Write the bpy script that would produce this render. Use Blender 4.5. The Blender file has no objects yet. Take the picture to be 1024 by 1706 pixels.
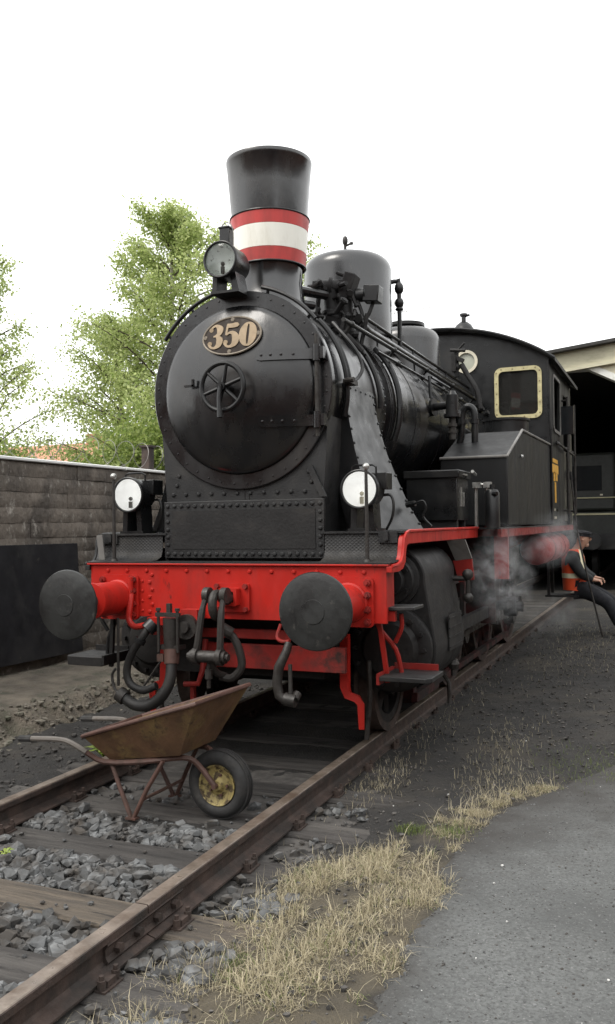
import bpy, bmesh, math, random
from mathutils import Vector, Matrix, noise
PI = math.pi
scene = bpy.context.scene
col = scene.collection
rnd = random.Random(350)

# ------------------------------------------------------------------ camera
yaw, pitch, roll = math.radians(22.4775), math.radians(0.8023), math.radians(-0.7895)
fw = Vector((-math.sin(yaw)*math.cos(pitch), math.cos(yaw)*math.cos(pitch), math.sin(pitch)))
rt = Vector((math.cos(yaw), math.sin(yaw), 0.0)); up = rt.cross(fw)
r2 = rt*math.cos(roll) + up*math.sin(roll); u2 = -rt*math.sin(roll) + up*math.cos(roll)
cam_data = bpy.data.cameras.new('camera')
cam_data.sensor_fit = 'HORIZONTAL'; cam_data.sensor_width = 36.0
cam_data.lens = 36.0*1470.59/1024.0
cam_data.clip_start = 0.05; cam_data.clip_end = 3000.0
cam = bpy.data.objects.new('camera', cam_data); col.objects.link(cam)
cam.matrix_world = Matrix(((r2.x, u2.x, -fw.x, 2.81056), (r2.y, u2.y, -fw.y, -5.36783), (r2.z, u2.z, -fw.z, 1.55714), (0, 0, 0, 1)))
scene.camera = cam

# ------------------------------------------------------------------ light: bright overcast day
SUN_EL, SUN_AZ = math.radians(52), math.radians(215)      # azimuth measured clockwise from +Y
world = bpy.data.worlds.new('World'); scene.world = world; world.use_nodes = True
wn, wl = world.node_tree.nodes, world.node_tree.links
wn.clear()
wo = wn.new('ShaderNodeOutputWorld'); wb = wn.new('ShaderNodeBackground'); wb.inputs['Strength'].default_value = 0.1
sky = wn.new('ShaderNodeTexSky'); sky.sky_type = 'NISHITA'; sky.sun_disc = False
sky.sun_elevation = SUN_EL; sky.sun_rotation = SUN_AZ; sky.air_density = 1.0; sky.dust_density = 4.0; sky.ozone_density = 1.0
cloud = wn.new('ShaderNodeTexNoise'); cloud.inputs['Scale'].default_value = 1.6; cloud.inputs['Detail'].default_value = 5
cr = wn.new('ShaderNodeMapRange'); cr.inputs['To Min'].default_value = 9.0; cr.inputs['To Max'].default_value = 12.5
cc = wn.new('ShaderNodeVectorMath'); cc.operation = 'SCALE'; cc.inputs[0].default_value = (1.0, 1.0, 0.985)
mx = wn.new('ShaderNodeMix'); mx.data_type = 'RGBA'; mx.inputs[0].default_value = 0.86
wl.new(cloud.outputs['Fac'], cr.inputs['Value']); wl.new(cr.outputs[0], cc.inputs['Scale'])
wl.new(sky.outputs[0], mx.inputs[6]); wl.new(cc.outputs[0], mx.inputs[7])
wl.new(mx.outputs[2], wb.inputs['Color']); wl.new(wb.outputs[0], wo.inputs['Surface'])
sd = bpy.data.lights.new('sun', 'SUN'); sd.energy = 0.9; sd.angle = math.radians(25); sd.color = (1.0, 0.96, 0.9)
so = bpy.data.objects.new('sun', sd); col.objects.link(so)
sdir = Vector((math.sin(SUN_AZ)*math.cos(SUN_EL), math.cos(SUN_AZ)*math.cos(SUN_EL), math.sin(SUN_EL)))
so.rotation_euler = sdir.to_track_quat('Z', 'Y').to_euler(); so.location = sdir*40
scene.view_settings.view_transform = 'Standard'; scene.view_settings.look = 'None'
scene.view_settings.exposure = 1.05; scene.view_settings.gamma = 1.0; scene.view_settings.use_curve_mapping = False

# ------------------------------------------------------------------ helpers
def V(*a): return Vector(a)
class MB:
    """collects simple solids and links them as one mesh object"""
    def __init__(s, xf=None): s.v, s.f, s.xf = [], [], xf
    def add(s, vs, fs):
        n = len(s.v); s.v += [tuple(q) for q in vs]; s.f += [tuple(i+n for i in q) for q in fs]; return s
    def box(s, c, d, rx=0, ry=0, rz=0):
        m = Matrix.Rotation(rz, 3, 'Z') @ Matrix.Rotation(ry, 3, 'Y') @ Matrix.Rotation(rx, 3, 'X'); c = Vector(c)
        vs = [c + m @ Vector((x*d[0]/2, y*d[1]/2, z*d[2]/2)) for x in (-1, 1) for y in (-1, 1) for z in (-1, 1)]
        return s.add(vs, [(0, 1, 3, 2), (4, 6, 7, 5), (0, 4, 5, 1), (2, 3, 7, 6), (0, 2, 6, 4), (1, 5, 7, 3)])
    def span(s, a, b): return s.box([(a[i]+b[i])/2 for i in range(3)], [abs(b[i]-a[i]) for i in range(3)])
    def hexa(s, vs): return s.add(vs, [(0, 1, 2, 3), (7, 6, 5, 4), (0, 4, 5, 1), (1, 5, 6, 2), (2, 6, 7, 3), (3, 7, 4, 0)])
    def lathe(s, prof, o, ax, n=40, close=False):
        o = Vector(o); ax = Vector(ax).normalized(); e = ax.orthogonal().normalized(); g = ax.cross(e)
        vs, fs, rings = [], [], []
        for r, h in prof:
            if r < 1e-6: rings.append([len(vs)]); vs.append(o+ax*h); continue
            rings.append(list(range(len(vs), len(vs)+n)))
            vs += [o+ax*h+(e*math.cos(2*PI*k/n)+g*math.sin(2*PI*k/n))*r for k in range(n)]
        pr = list(zip(rings, rings[1:])) + ([(rings[-1], rings[0])] if close else [])
        for a, b in pr:
            for k in range(n):
                k2 = (k+1) % n
                if len(a) == 1 and len(b) == 1: continue
                if len(a) == 1: fs.append((a[0], b[k], b[k2]))
                elif len(b) == 1: fs.append((a[k], b[0], a[k2]))
                else: fs.append((a[k], b[k], b[k2], a[k2]))
        return s.add(vs, fs)
    def cyl(s, a, b, r, r1=None, n=16):
        a = Vector(a); b = Vector(b); L = (b-a).length; r1 = r if r1 is None else r1
        return s.lathe([(0, 0), (r, 0), (r1, L), (0, L)], a, b-a, n)
    def ring(s, o, ax, ri, ro, h0, h1, n=40): return s.lathe([(ri, h0), (ro, h0), (ro, h1), (ri, h1)], o, ax, n, True)
    def ball(s, c, r, n=12, sq=1.0):
        k = max(4, n//2); return s.lathe([(r*math.sin(PI*i/k), -r*sq*math.cos(PI*i/k)) for i in range(k+1)], c, (0, 0, 1), n)
    def rivet(s, p, nrm, r, n=7): return s.lathe([(r*1.0, -r*.3), (r, r*.15), (r*.62, r*.6), (0, r*.72)], p, nrm, n)
    def tube(s, pts, r, n=8, closed=False, smooth=0):
        P = [Vector(p) for p in pts]
        if smooth:
            Q = []; m = len(P)
            for i in range(m if closed else m-1):
                p0, p1, p2, p3 = (P[(i-1) % m] if closed or i > 0 else P[i]*2-P[i+1]), P[i], P[(i+1) % m], (P[(i+2) % m] if closed or i+2 < m else P[(i+1) % m]*2-P[i])
                for k in range(smooth):
                    t = k/smooth
                    Q.append(.5*((2*p1)+(p2-p0)*t+(2*p0-5*p1+4*p2-p3)*t*t+(3*p1-p0-3*p2+p3)*t**3))
            if not closed: Q.append(P[-1])
            P = Q
        m = len(P); T = []
        for i in range(m):
            a = P[(i-1) % m] if closed or i > 0 else P[i]; b = P[(i+1) % m] if closed or i < m-1 else P[i]
            T.append((b-a).normalized())
        e = T[0].orthogonal().normalized(); vs = []
        for i in range(m):
            e = (e-T[i]*e.dot(T[i])).normalized(); g = T[i].cross(e)
            ri = r[min(i, len(r)-1)] if isinstance(r, (list, tuple)) else r
            vs += [P[i]+(e*math.cos(2*PI*k/n)+g*math.sin(2*PI*k/n))*ri for k in range(n)]
        fs = [(i*n+k, ((i+1) % m)*n+k, ((i+1) % m)*n+(k+1) % n, i*n+(k+1) % n) for i in range(m if closed else m-1) for k in range(n)]
        if not closed: fs += [tuple(range(n)), tuple((m-1)*n+k for k in reversed(range(n)))]
        return s.add(vs, fs)
    def prism(s, poly, plane, d0, d1):
        """poly in the named plane ('xz','yz','xy'), extruded between d0 and d1 along the third axis"""
        def P(a, b, d): return {'xz': (a, d, b), 'yz': (d, a, b), 'xy': (a, b, d)}[plane]
        n = len(poly); vs = [P(a, b, d0) for a, b in poly]+[P(a, b, d1) for a, b in poly]
        return s.add(vs, [tuple(range(n)), tuple(range(2*n-1, n-1, -1))]+[(i, (i+1) % n, n+(i+1) % n, n+i) for i in range(n)])
    def holed(s, outer, holes, plane, d0, d1):
        """flat plate with real openings"""
        bm = bmesh.new(); E = []; loops = []
        for lp in [outer]+holes:
            vv = [bm.verts.new((a, b, 0)) for a, b in lp]; loops.append(len(lp))
            E += [bm.edges.new((vv[i], vv[(i+1) % len(vv)])) for i in range(len(vv))]
        bm.verts.index_update(); pts = [(v.co.x, v.co.y) for v in bm.verts]
        bmesh.ops.triangle_fill(bm, edges=E, use_beauty=True, use_dissolve=False)
        tris = [[v.index for v in f.verts] for f in bm.faces]; bm.free(); N = len(pts)
        def P(a, b, d): return {'xz': (a, d, b), 'yz': (d, a, b), 'xy': (a, b, d)}[plane]
        fs = [tuple(t) for t in tris]+[tuple(N+i for i in reversed(t)) for t in tris]; k = 0
        for n in loops:
            fs += [(k+i, k+(i+1) % n, N+k+(i+1) % n, N+k+i) for i in range(n)]; k += n
        return s.add([P(a, b, d0) for a, b in pts]+[P(a, b, d1) for a, b in pts], fs)
    def build(s, name, mat, smooth=35, bevel=0, recalc=True, kind=None):
        v = s.v
        me = bpy.data.meshes.new(name); me.from_pydata([tuple(q) for q in v], [], s.f)
        if recalc:
            bm = bmesh.new(); bm.from_mesh(me); bmesh.ops.recalc_face_normals(bm, faces=bm.faces); bm.to_mesh(me); bm.free()
        if smooth:
            me.shade_smooth(); me.set_sharp_from_angle(angle=math.radians(smooth))
        me.materials.append(M[mat] if isinstance(mat, str) else mat); me.update()
        ob = bpy.data.objects.new(name, me); col.objects.link(ob)
        if bevel:
            b = ob.modifiers.new('bevel', 'BEVEL'); b.width = bevel; b.segments = 2; b.limit_method = 'ANGLE'; b.angle_limit = math.radians(40)
        if kind: ob['kind'] = kind
        return ob
ORIG = {}
def part(name, mat, parent, fn, **k):
    m = MB(); fn(m); return bld(m, name, mat, parent, **k)
def bld(m, name, mat, parent=None, **k):
    """build in world coordinates under a parent whose origin is tracked in ORIG"""
    o = ORIG.get(parent.name, Vector((0, 0, 0))) if parent is not None else Vector((0, 0, 0))
    v = [m.xf @ Vector(q) for q in m.v] if m.xf is not None else [Vector(q) for q in m.v]
    m2 = MB(); m2.v = [tuple(q-o) for q in v]; m2.f = m.f
    ob = m2.build(name, mat, **k)
    if parent is not None: ob.parent = parent
    ORIG[ob.name] = o
    return ob
def tag(o, label, cat, group=None):
    o['label'] = label; o['category'] = cat
    if group: o['group'] = group
    return o
def thing(name, label, cat, loc=(0, 0, 0), group=None):
    o = bpy.data.objects.new(name, None); col.objects.link(o); o.location = loc; o.empty_display_size = .2
    ORIG[o.name] = Vector(loc); return tag(o, label, cat, group)
def arc(c, r, a0, a1, n, plane='xz', d=0):
    out = []
    for i in range(n+1):
        a = math.radians(a0+(a1-a0)*i/n); p, q = c[0]+r*math.cos(a), c[1]+r*math.sin(a)
        out.append((p, q) if d is None else {'xz': (p, d, q), 'yz': (d, p, q), 'xy': (p, q, d)}[plane])
    return out
def rrect(x0, x1, z0, z1, r, n=5):
    o = []
    for cx, cz, a in ((x1-r, z1-r, 0), (x0+r, z1-r, 90), (x0+r, z0+r, 180), (x1-r, z0+r, 270)):
        o += arc((cx, cz), r, a, a+90, n, d=None)
    return o
def nz(x, y, z=0.0): return noise.noise(Vector((x, y, z)))
def fbm(x, y, z=0.0, o=4): return noise.fractal(Vector((x, y, z)), 1.0, 2.0, o)

# ------------------------------------------------------------------ materials
M = {}
def mat(name, c, rough=.5, metal=0.0, var=.25, scale=6, bump=.15, bscale=40, dirt=None, dscale=3, dlo=.5, dhi=.7, drough=.8, spec=.5, rvar=.12, coat=0, rand=0, stretch=(1, 1, 1), bdist=.01, d2=None, d2s=10, d2lo=.6, d2hi=.66, island=False):
    m = bpy.data.materials.new(name); m.use_nodes = True; M[name] = m
    nt = m.node_tree; N, L = nt.nodes, nt.links; b = N['Principled BSDF']
    tc = N.new('ShaderNodeNewGeometry'); mp = N.new('ShaderNodeMapping'); mp.inputs['Scale'].default_value = stretch
    L.new(tc.outputs['Position'], mp.inputs['Vector'])
    def noi(s, d=5, r=.55):
        t = N.new('ShaderNodeTexNoise'); t.inputs['Scale'].default_value = s; t.inputs['Detail'].default_value = d; t.inputs['Roughness'].default_value = r
        L.new(mp.outputs[0], t.inputs['Vector']); return t.outputs['Fac']
    def ramp(src, a, bb, lo=0.0, hi=1.0):
        t = N.new('ShaderNodeMapRange'); t.inputs['From Min'].default_value = a; t.inputs['From Max'].default_value = bb
        t.inputs['To Min'].default_value = lo; t.inputs['To Max'].default_value = hi; L.new(src, t.inputs['Value']); return t.outputs[0]
    def mix(f, a, bb):
        t = N.new('ShaderNodeMix'); t.data_type = 'RGBA'
        for sock, val in ((0, f), (6, a), (7, bb)):
            if hasattr(val, 'is_output'): L.new(val, t.inputs[sock])
            elif sock == 0: t.inputs[0].default_value = val
            else: t.inputs[sock].default_value = (*val, 1)
        return t.outputs[2]
    n1 = noi(scale)
    c0 = tuple(min(1, q*(1-var)) for q in c); c1 = tuple(min(1, q*(1+var)) for q in c)
    out = mix(ramp(n1, .3, .7), c0, c1)
    rr = ramp(noi(scale*2.3, 6), .3, .7, max(.02, rough-rvar), min(1, rough+rvar))
    if dirt:
        f = ramp(noi(dscale, 8, .65), dlo, dhi); out = mix(f, out, dirt)
        t = N.new('ShaderNodeMix'); L.new(f, t.inputs[0]); L.new(rr, t.inputs[2]); t.inputs[3].default_value = drough; rr = t.outputs[0]
    if d2:
        out = mix(ramp(noi(d2s, 8, .7), d2lo, d2hi), out, d2)
    if rand:
        oi = N.new('ShaderNodeNewGeometry' if island else 'ShaderNodeObjectInfo'); hs = N.new('ShaderNodeHueSaturation')
        L.new(ramp(oi.outputs['Random Per Island' if island else 'Random'], 0, 1, 1-rand, 1+rand), hs.inputs['Value']); L.new(out, hs.inputs['Color']); out = hs.outputs[0]
    L.new(out, b.inputs['Base Color']); L.new(rr, b.inputs['Roughness'])
    b.inputs['Metallic'].default_value = metal; b.inputs['Specular IOR Level'].default_value = spec
    if coat: b.inputs['Coat Weight'].default_value = coat; b.inputs['Coat Roughness'].default_value = .25
    if bump:
        bp = N.new('ShaderNodeBump'); bp.inputs['Strength'].default_value = bump; bp.inputs['Distance'].default_value = bdist
        L.new(noi(bscale, 6, .6), bp.inputs['Height']); L.new(bp.outputs[0], b.inputs['Normal'])
    return m
mat('black_paint', (.0085, .009, .0095), .34, var=.35, scale=3, bump=.08, bscale=25, dirt=(.026, .024, .021), dscale=2.2, dlo=.52, dhi=.8, drough=.55, spec=.42)
mat('boiler_paint', (.0075, .008, .009), .21, var=.3, scale=2, bump=.09, bscale=7, dirt=(.028, .023, .018), dscale=1.8, dlo=.48, dhi=.75, drough=.42, spec=.85, rvar=.10, d2=(.045, .041, .036), d2s=9, d2lo=.64, d2hi=.78, stretch=(1, 1, .45), bdist=.02)
mat('smokebox_paint', (.006, .0062, .007), .27, var=.3, scale=2.5, bump=.10, bscale=9, dirt=(.020, .016, .012), dscale=2.4, dlo=.48, dhi=.75, drough=.48, spec=.7, rvar=.12, d2=(.040, .037, .033), d2s=14, d2lo=.66, d2hi=.76, stretch=(1, 1, .55), bdist=.015)
mat('soot_black', (.011, .0105, .0105), .62, var=.4, scale=5, bump=.3, bscale=40, dirt=(.028, .025, .022), dscale=5, dlo=.55, dhi=.8, spec=.4)
mat('plate_black', (.013, .0135, .014), .48, var=.3, scale=4, bump=.25, bscale=80, dirt=(.045, .041, .036), dscale=3, dlo=.5, dhi=.85, d2=(.06, .056, .05), d2s=22, d2lo=.64, d2hi=.72)
mat('tank_paint', (.010, .0105, .011), .5, var=.35, scale=3, bump=.08, bscale=25, dirt=(.024, .022, .02), dscale=5, dlo=.52, dhi=.8, drough=.6, spec=.28, stretch=(1, 1, .18))
mat('red_paint', (.43, .018, .012), .40, var=.16, scale=3, bump=.1, bscale=30, dirt=(.15, .014, .010), dscale=3.0, dlo=.48, dhi=.74, drough=.6, spec=.35, d2=(.035, .016, .013), d2s=9, d2lo=.60, d2hi=.70, stretch=(1, 1, .45))
mat('dark_red', (.25, .017, .013), .55, var=.3, scale=5, bump=.2, bscale=40, dirt=(.040, .018, .015), dscale=5, dlo=.48, dhi=.68, spec=.35)
mat('grimy_red', (.055, .009, .008), .6, var=.35, scale=5, bump=.3, bscale=40, dirt=(.014, .012, .011), dscale=5, dlo=.40, dhi=.55, spec=.35)
mat('buffer_steel', (.025, .0265, .026), .55, var=.35, scale=4, bump=.15, bscale=30, dirt=(.012, .012, .012), dscale=4.5, dlo=.42, dhi=.64, drough=.36, spec=.42, d2=(.065, .062, .056), d2s=13, d2lo=.60, d2hi=.72)
mat('forged_steel', (.042, .039, .036), .46, metal=.3, var=.35, scale=8, bump=.3, bscale=50, dirt=(.020, .016, .013), dscale=8, dlo=.45, dhi=.65)
mat('bright_steel', (.42, .42, .40), .38, metal=.8, var=.2, scale=10, bump=.1)
mat('rail_steel', (.20, .165, .135), .36, metal=.35, var=.3, scale=9, bump=.15, bscale=60, dirt=(.10, .072, .052), dscale=5, dlo=.45, dhi=.65, drough=.5)
mat('rail_rust', (.056, .038, .031), .8, var=.4, scale=9, bump=.5, bscale=70, dirt=(.028, .023, .020), dscale=7, dlo=.45, dhi=.65)
mat('rubber_hose', (.016, .0157, .015), .55, var=.25, scale=6, bump=.2, bscale=50, dirt=(.034, .030, .026), dscale=5, dlo=.5, dhi=.8)
mat('tyre_rubber', (.022, .022, .022), .75, var=.3, scale=8, bump=.3, bscale=60, dirt=(.06, .055, .048), dscale=6, dlo=.5, dhi=.8)
mat('brass_frame', (.50, .45, .25), .5, metal=.1, var=.25, scale=12, bump=.1, dirt=(.30, .25, .14), dscale=9, dlo=.5, dhi=.8)
mat('old_brass', (.28, .22, .12), .5, metal=.5, var=.3, scale=15, bump=.2)
mat('plate_gold', (.34, .26, .17), .6, var=.15, scale=20, bump=.05, spec=.25)
mat('plate_brown', (.026, .018, .013), .6, var=.2, scale=10, bump=.1, spec=.25)
mat('plate_rim', (.22, .19, .15), .55, metal=.1, var=.15, scale=10, bump=.05, spec=.3)
mat('band_red', (.50, .045, .04), .40, var=.18, scale=5, bump=.05, dirt=(.25, .045, .038), dscale=4, dlo=.46, dhi=.72, stretch=(1, 1, .3))
mat('band_white', (.86, .85, .77), .42, var=.05, scale=5, bump=.05, dirt=(.60, .57, .46), dscale=4, dlo=.52, dhi=.78, stretch=(1, 1, .3))
mat('reflector_white', (.95, .955, .95), .4, var=.02, scale=10, bump=0)
mat('painted_reflection', (.80, .85, .81), .3, var=.1, scale=9, bump=.05, bscale=18, d2=(.14, .16, .13), d2s=22, d2lo=.58, d2hi=.66)  # painted pale tone and dark blotches stand in for a reflection
mat('yellow_sign', (.62, .33, .04), .5, var=.1, bump=0)
mat('pale_sign', (.62, .58, .46), .5, var=.1, bump=0)
mat('grey_plate', (.16, .155, .145), .5, var=.2, bump=.1, dirt=(.08, .07, .06))
mat('rust_tray', (.105, .056, .027), .72, var=.35, scale=7, bump=.3, bscale=50, dirt=(.175, .118, .042), dscale=4.5, dlo=.50, dhi=.62, d2=(.055, .03, .018), d2s=9, d2lo=.56, d2hi=.66)
mat('rust_tube', (.085, .044, .034), .6, var=.3, scale=8, bump=.2, bscale=60, dirt=(.055, .034, .026), dscale=9)
mat('grey_tube', (.12, .108, .095), .55, var=.25, scale=8, bump=.2, dirt=(.07, .05, .036), dscale=8)
mat('yellow_rim', (.30, .24, .09), .55, var=.3, scale=12, bump=.2, dirt=(.06, .042, .022), dscale=20, dlo=.48, dhi=.58)
mat('ash', (.045, .042, .040), .95, var=.4, scale=20, bump=.6, bscale=60)
mat('painted_sky_pane', (.40, .41, .34), .22, var=.1, bump=0)  # pale sky reflection put into the round pane's colour
mat('glass_dark', (.02, .022, .024), .06, var=.05, bump=0, spec=.6)
mat('wood_sleeper', (.048, .044, .041), .88, var=.5, scale=14, bump=1.0, bscale=70, dirt=(.095, .088, .080), dscale=9, dlo=.48, dhi=.70, rand=.2, stretch=(.1, 1, 1), bdist=.02, d2=(.016, .0145, .013), d2s=26, d2lo=.58, d2hi=.64)
mat('wood_pale', (.105, .086, .066), .88, var=.45, scale=14, bump=1.0, bscale=70, dirt=(.055, .047, .040), dscale=9, dlo=.48, dhi=.70, stretch=(.1, 1, 1), bdist=.02, d2=(.022, .019, .016), d2s=26, d2lo=.59, d2hi=.65)
mat('ballast_stone', (.100, .103, .104), .88, var=.4, scale=14, bump=.35, bscale=60, dirt=(.046, .040, .034), dscale=6, dlo=.44, dhi=.62, rand=.55, island=True)
mat('dark_stone', (.060, .056, .052), .9, var=.45, scale=14, bump=.35, bscale=60, rand=.3)
mat('cinder', (.025, .0235, .022), .95, var=.4, scale=2.2, bump=1.0, bscale=60, dirt=(.058, .051, .042), dscale=1.3, dlo=.5, dhi=.72, drough=.95, bdist=.03, d2=(.10, .092, .08), d2s=60, d2lo=.60, d2hi=.66)
mat('asphalt', (.102, .106, .104), .9, var=.32, scale=1.7, bump=.55, bscale=140, dirt=(.060, .062, .061), dscale=70, dlo=.42, dhi=.66, drough=.9, bdist=.008, d2=(.21, .21, .205), d2s=80, d2lo=.58, d2hi=.68)
mat('bank_dirt', (.145, .124, .097), .95, var=.4, scale=4, bump=1.0, bscale=40, dirt=(.055, .058, .036), dscale=3.5, dlo=.5, dhi=.7, bdist=.03, d2=(.24, .215, .18), d2s=40, d2lo=.60, d2hi=.68)
mat('wall_block', (.165, .140, .116), .92, var=.3, scale=1.6, bump=1.0, bscale=16, dirt=(.092, .078, .066), dscale=2.6, dlo=.44, dhi=.60, rand=.06, bdist=.03, d2=(.31, .285, .25), d2s=11, d2lo=.57, d2hi=.66, stretch=(1, 1, .6))
mat('wall_joint', (.085, .074, .064), .95, var=.3, bump=.5)
mat('cap_metal', (.82, .82, .80), .35, var=.06, bump=.05)
mat('dark_sheet', (.014, .0135, .016), .6, var=.3, scale=3, bump=.15, bscale=12, dirt=(.034, .032, .032), dscale=2.5, dlo=.5, dhi=.75, spec=.3, d2=(.05, .045, .042), d2s=14, d2lo=.64, d2hi=.7)
mat('wire', (.22, .21, .20), .5, metal=.6, var=.2, bump=0)
mat('shed_brick', (.66, .62, .48), .9, var=.12, scale=6, bump=.4, bscale=30, dirt=(.36, .32, .24), dscale=4, dlo=.54, dhi=.75, rand=.10)
mat('shed_lintel', (.72, .72, .68), .7, var=.06, bump=.15, dirt=(.5, .48, .42))
mat('shed_fascia', (.56, .53, .39), .75, var=.15, bump=.3, dirt=(.34, .32, .23), stretch=(.3, 1, 1))
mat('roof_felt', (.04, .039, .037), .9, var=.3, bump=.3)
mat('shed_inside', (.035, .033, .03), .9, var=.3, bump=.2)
mat('rolling_green', (.022, .025, .022), .5, var=.2, bump=.1)
mat('cream_line', (.50, .47, .30), .6, var=.1, bump=0)
mat('house_brick', (.42, .20, .13), .9, var=.2, scale=4, bump=.3)
mat('roof_tile', (.40, .19, .12), .85, var=.25, scale=5, bump=.4, rand=.12)
mat('bark', (.36, .34, .30), .85, var=.4, scale=9, bump=.5, dirt=(.05, .045, .04), dscale=6, dlo=.5, dhi=.58)
mat('twig', (.06, .045, .035), .85, var=.3, bump=.3)
mat('skin', (.52, .30, .21), .5, var=.08, scale=12, bump=.05)
mat('dark_cloth', (.024, .027, .028), .85, var=.3, scale=9, bump=.3, bscale=60)
mat('trouser_cloth', (.013, .014, .018), .85, var=.3, scale=9, bump=.3, bscale=60)
mat('hivis_orange', (.85, .10, .03), .65, var=.1, scale=8, bump=.2)
mat('hivis_band', (.82, .78, .55), .5, var=.08, bump=.1)
mat('dark_hair', (.02, .016, .013), .7, var=.2, bump=.3)

def dirt_cover(m, attr, c):
    """soil carried onto a surface, where a mesh attribute says how much of it lies there"""
    N, L = m.node_tree.nodes, m.node_tree.links; b = N['Principled BSDF']; src = b.inputs['Base Color'].links[0].from_socket
    at = N.new('ShaderNodeAttribute'); at.attribute_name = attr; x = N.new('ShaderNodeMix'); x.data_type = 'RGBA'; x.inputs[7].default_value = (*c, 1)
    L.new(at.outputs['Fac'], x.inputs[0]); L.new(src, x.inputs[6]); L.new(x.outputs[2], b.inputs['Base Color'])
dirt_cover(M['asphalt'], 'soil', (.036, .033, .030)); dirt_cover(M['cinder'], 'straw', (.125, .105, .072))
def leaf_mat(name, c1, c2, tr=.45):
    m = bpy.data.materials.new(name); m.use_nodes = True; M[name] = m; N, L = m.node_tree.nodes, m.node_tree.links
    N.clear(); o = N.new('ShaderNodeOutputMaterial'); g = N.new('ShaderNodeNewGeometry'); r = N.new('ShaderNodeMix'); r.data_type = 'RGBA'
    L.new(g.outputs['Random Per Island'], r.inputs[0]); r.inputs[6].default_value = (*c1, 1); r.inputs[7].default_value = (*c2, 1)
    d = N.new('ShaderNodeBsdfPrincipled'); d.inputs['Roughness'].default_value = .5; t = N.new('ShaderNodeBsdfTranslucent'); x = N.new('ShaderNodeMixShader')
    L.new(r.outputs[2], d.inputs['Base Color']); L.new(r.outputs[2], t.inputs['Color']); x.inputs[0].default_value = tr
    L.new(d.outputs[0], x.inputs[1]); L.new(t.outputs[0], x.inputs[2]); L.new(x.outputs[0], o.inputs[0]); return m
leaf_mat('birch_leaf', (.26, .34, .10), (.58, .64, .29), .65)
leaf_mat('bush_leaf', (.14, .21, .045), (.38, .45, .14), .58)
leaf_mat('dry_grass', (.22, .19, .12), (.62, .55, .38), .35)
leaf_mat('green_grass', (.08, .12, .025), (.18, .22, .06), .3)
leaf_mat('weed_leaf', (.16, .24, .03), (.34, .42, .08), .3)
def glass_mat(name, c=(1, 1, 1), rough=.02, dust=0.0):
    m = bpy.data.materials.new(name); m.use_nodes = True; M[name] = m; N, L = m.node_tree.nodes, m.node_tree.links
    N.clear(); o = N.new('ShaderNodeOutputMaterial'); g = N.new('ShaderNodeBsdfGlossy'); g.inputs['Roughness'].default_value = rough
    t = N.new('ShaderNodeBsdfTransparent'); t.inputs['Color'].default_value = (*c, 1); f = N.new('ShaderNodeFresnel'); f.inputs['IOR'].default_value = 1.5
    x = N.new('ShaderNodeMixShader'); L.new(f.outputs[0], x.inputs[0]); L.new(t.outputs[0], x.inputs[1]); L.new(g.outputs[0], x.inputs[2])
    df = N.new('ShaderNodeBsdfDiffuse'); df.inputs['Color'].default_value = (.35, .34, .32, 1); y = N.new('ShaderNodeMixShader'); y.inputs[0].default_value = dust; L.new(x.outputs[0], y.inputs[1]); L.new(df.outputs[0], y.inputs[2]); L.new(y.outputs[0], o.inputs[0]); return m
def glow_mat(name, c, e):
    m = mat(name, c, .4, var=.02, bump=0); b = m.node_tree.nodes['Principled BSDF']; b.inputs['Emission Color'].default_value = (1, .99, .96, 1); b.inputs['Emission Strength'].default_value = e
glow_mat('glow_reflector', (.93, .935, .93), .2)  # weak emission added to whiten the lower lamp reflectors
glass_mat('window_glass', (.55, .58, .56), dust=.05); glass_mat('lens_glass', (.96, .97, .96))
# chequered tread plate: fine relief only
def tread_material():
    m = mat('tread_plate', (.014, .014, .0145), .55, var=.3, bump=0, spec=.4, dirt=(.04, .036, .03), dscale=4, dlo=.45, dhi=.8)
    N, L = m.node_tree.nodes, m.node_tree.links; b = N['Principled BSDF']; tc = N.new('ShaderNodeTexCoord'); hs = []
    for a in (.9, -.9):
        mp = N.new('ShaderNodeMapping'); mp.inputs['Rotation'].default_value = (0, a, 0); L.new(tc.outputs['Object'], mp.inputs['Vector'])
        w = N.new('ShaderNodeTexWave'); w.inputs['Scale'].default_value = 17; L.new(mp.outputs[0], w.inputs['Vector']); hs.append(w.outputs['Fac'])
    mm = N.new('ShaderNodeMath'); mm.operation = 'MULTIPLY'; L.new(hs[0], mm.inputs[0]); L.new(hs[1], mm.inputs[1])
    bp = N.new('ShaderNodeBump'); bp.inputs['Strength'].default_value = .35; bp.inputs['Distance'].default_value = .005
    L.new(mm.outputs[0], bp.inputs['Height']); L.new(bp.outputs[0], b.inputs['Normal'])
tread_material()

# ================================================================== LOCOMOTIVE  (front beam at y = 0, rail top z = 0)
loco = thing('steam_locomotive', 'black steam tank locomotive with red buffer beam, banded chimney and number 350', 'locomotive')
ZC, RS = 2.51, .70
def P(name, m, fn, parent=None, **k):
    mb = MB(); fn(mb); return bld(mb, name, m, parent or loco, **k)

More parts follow.
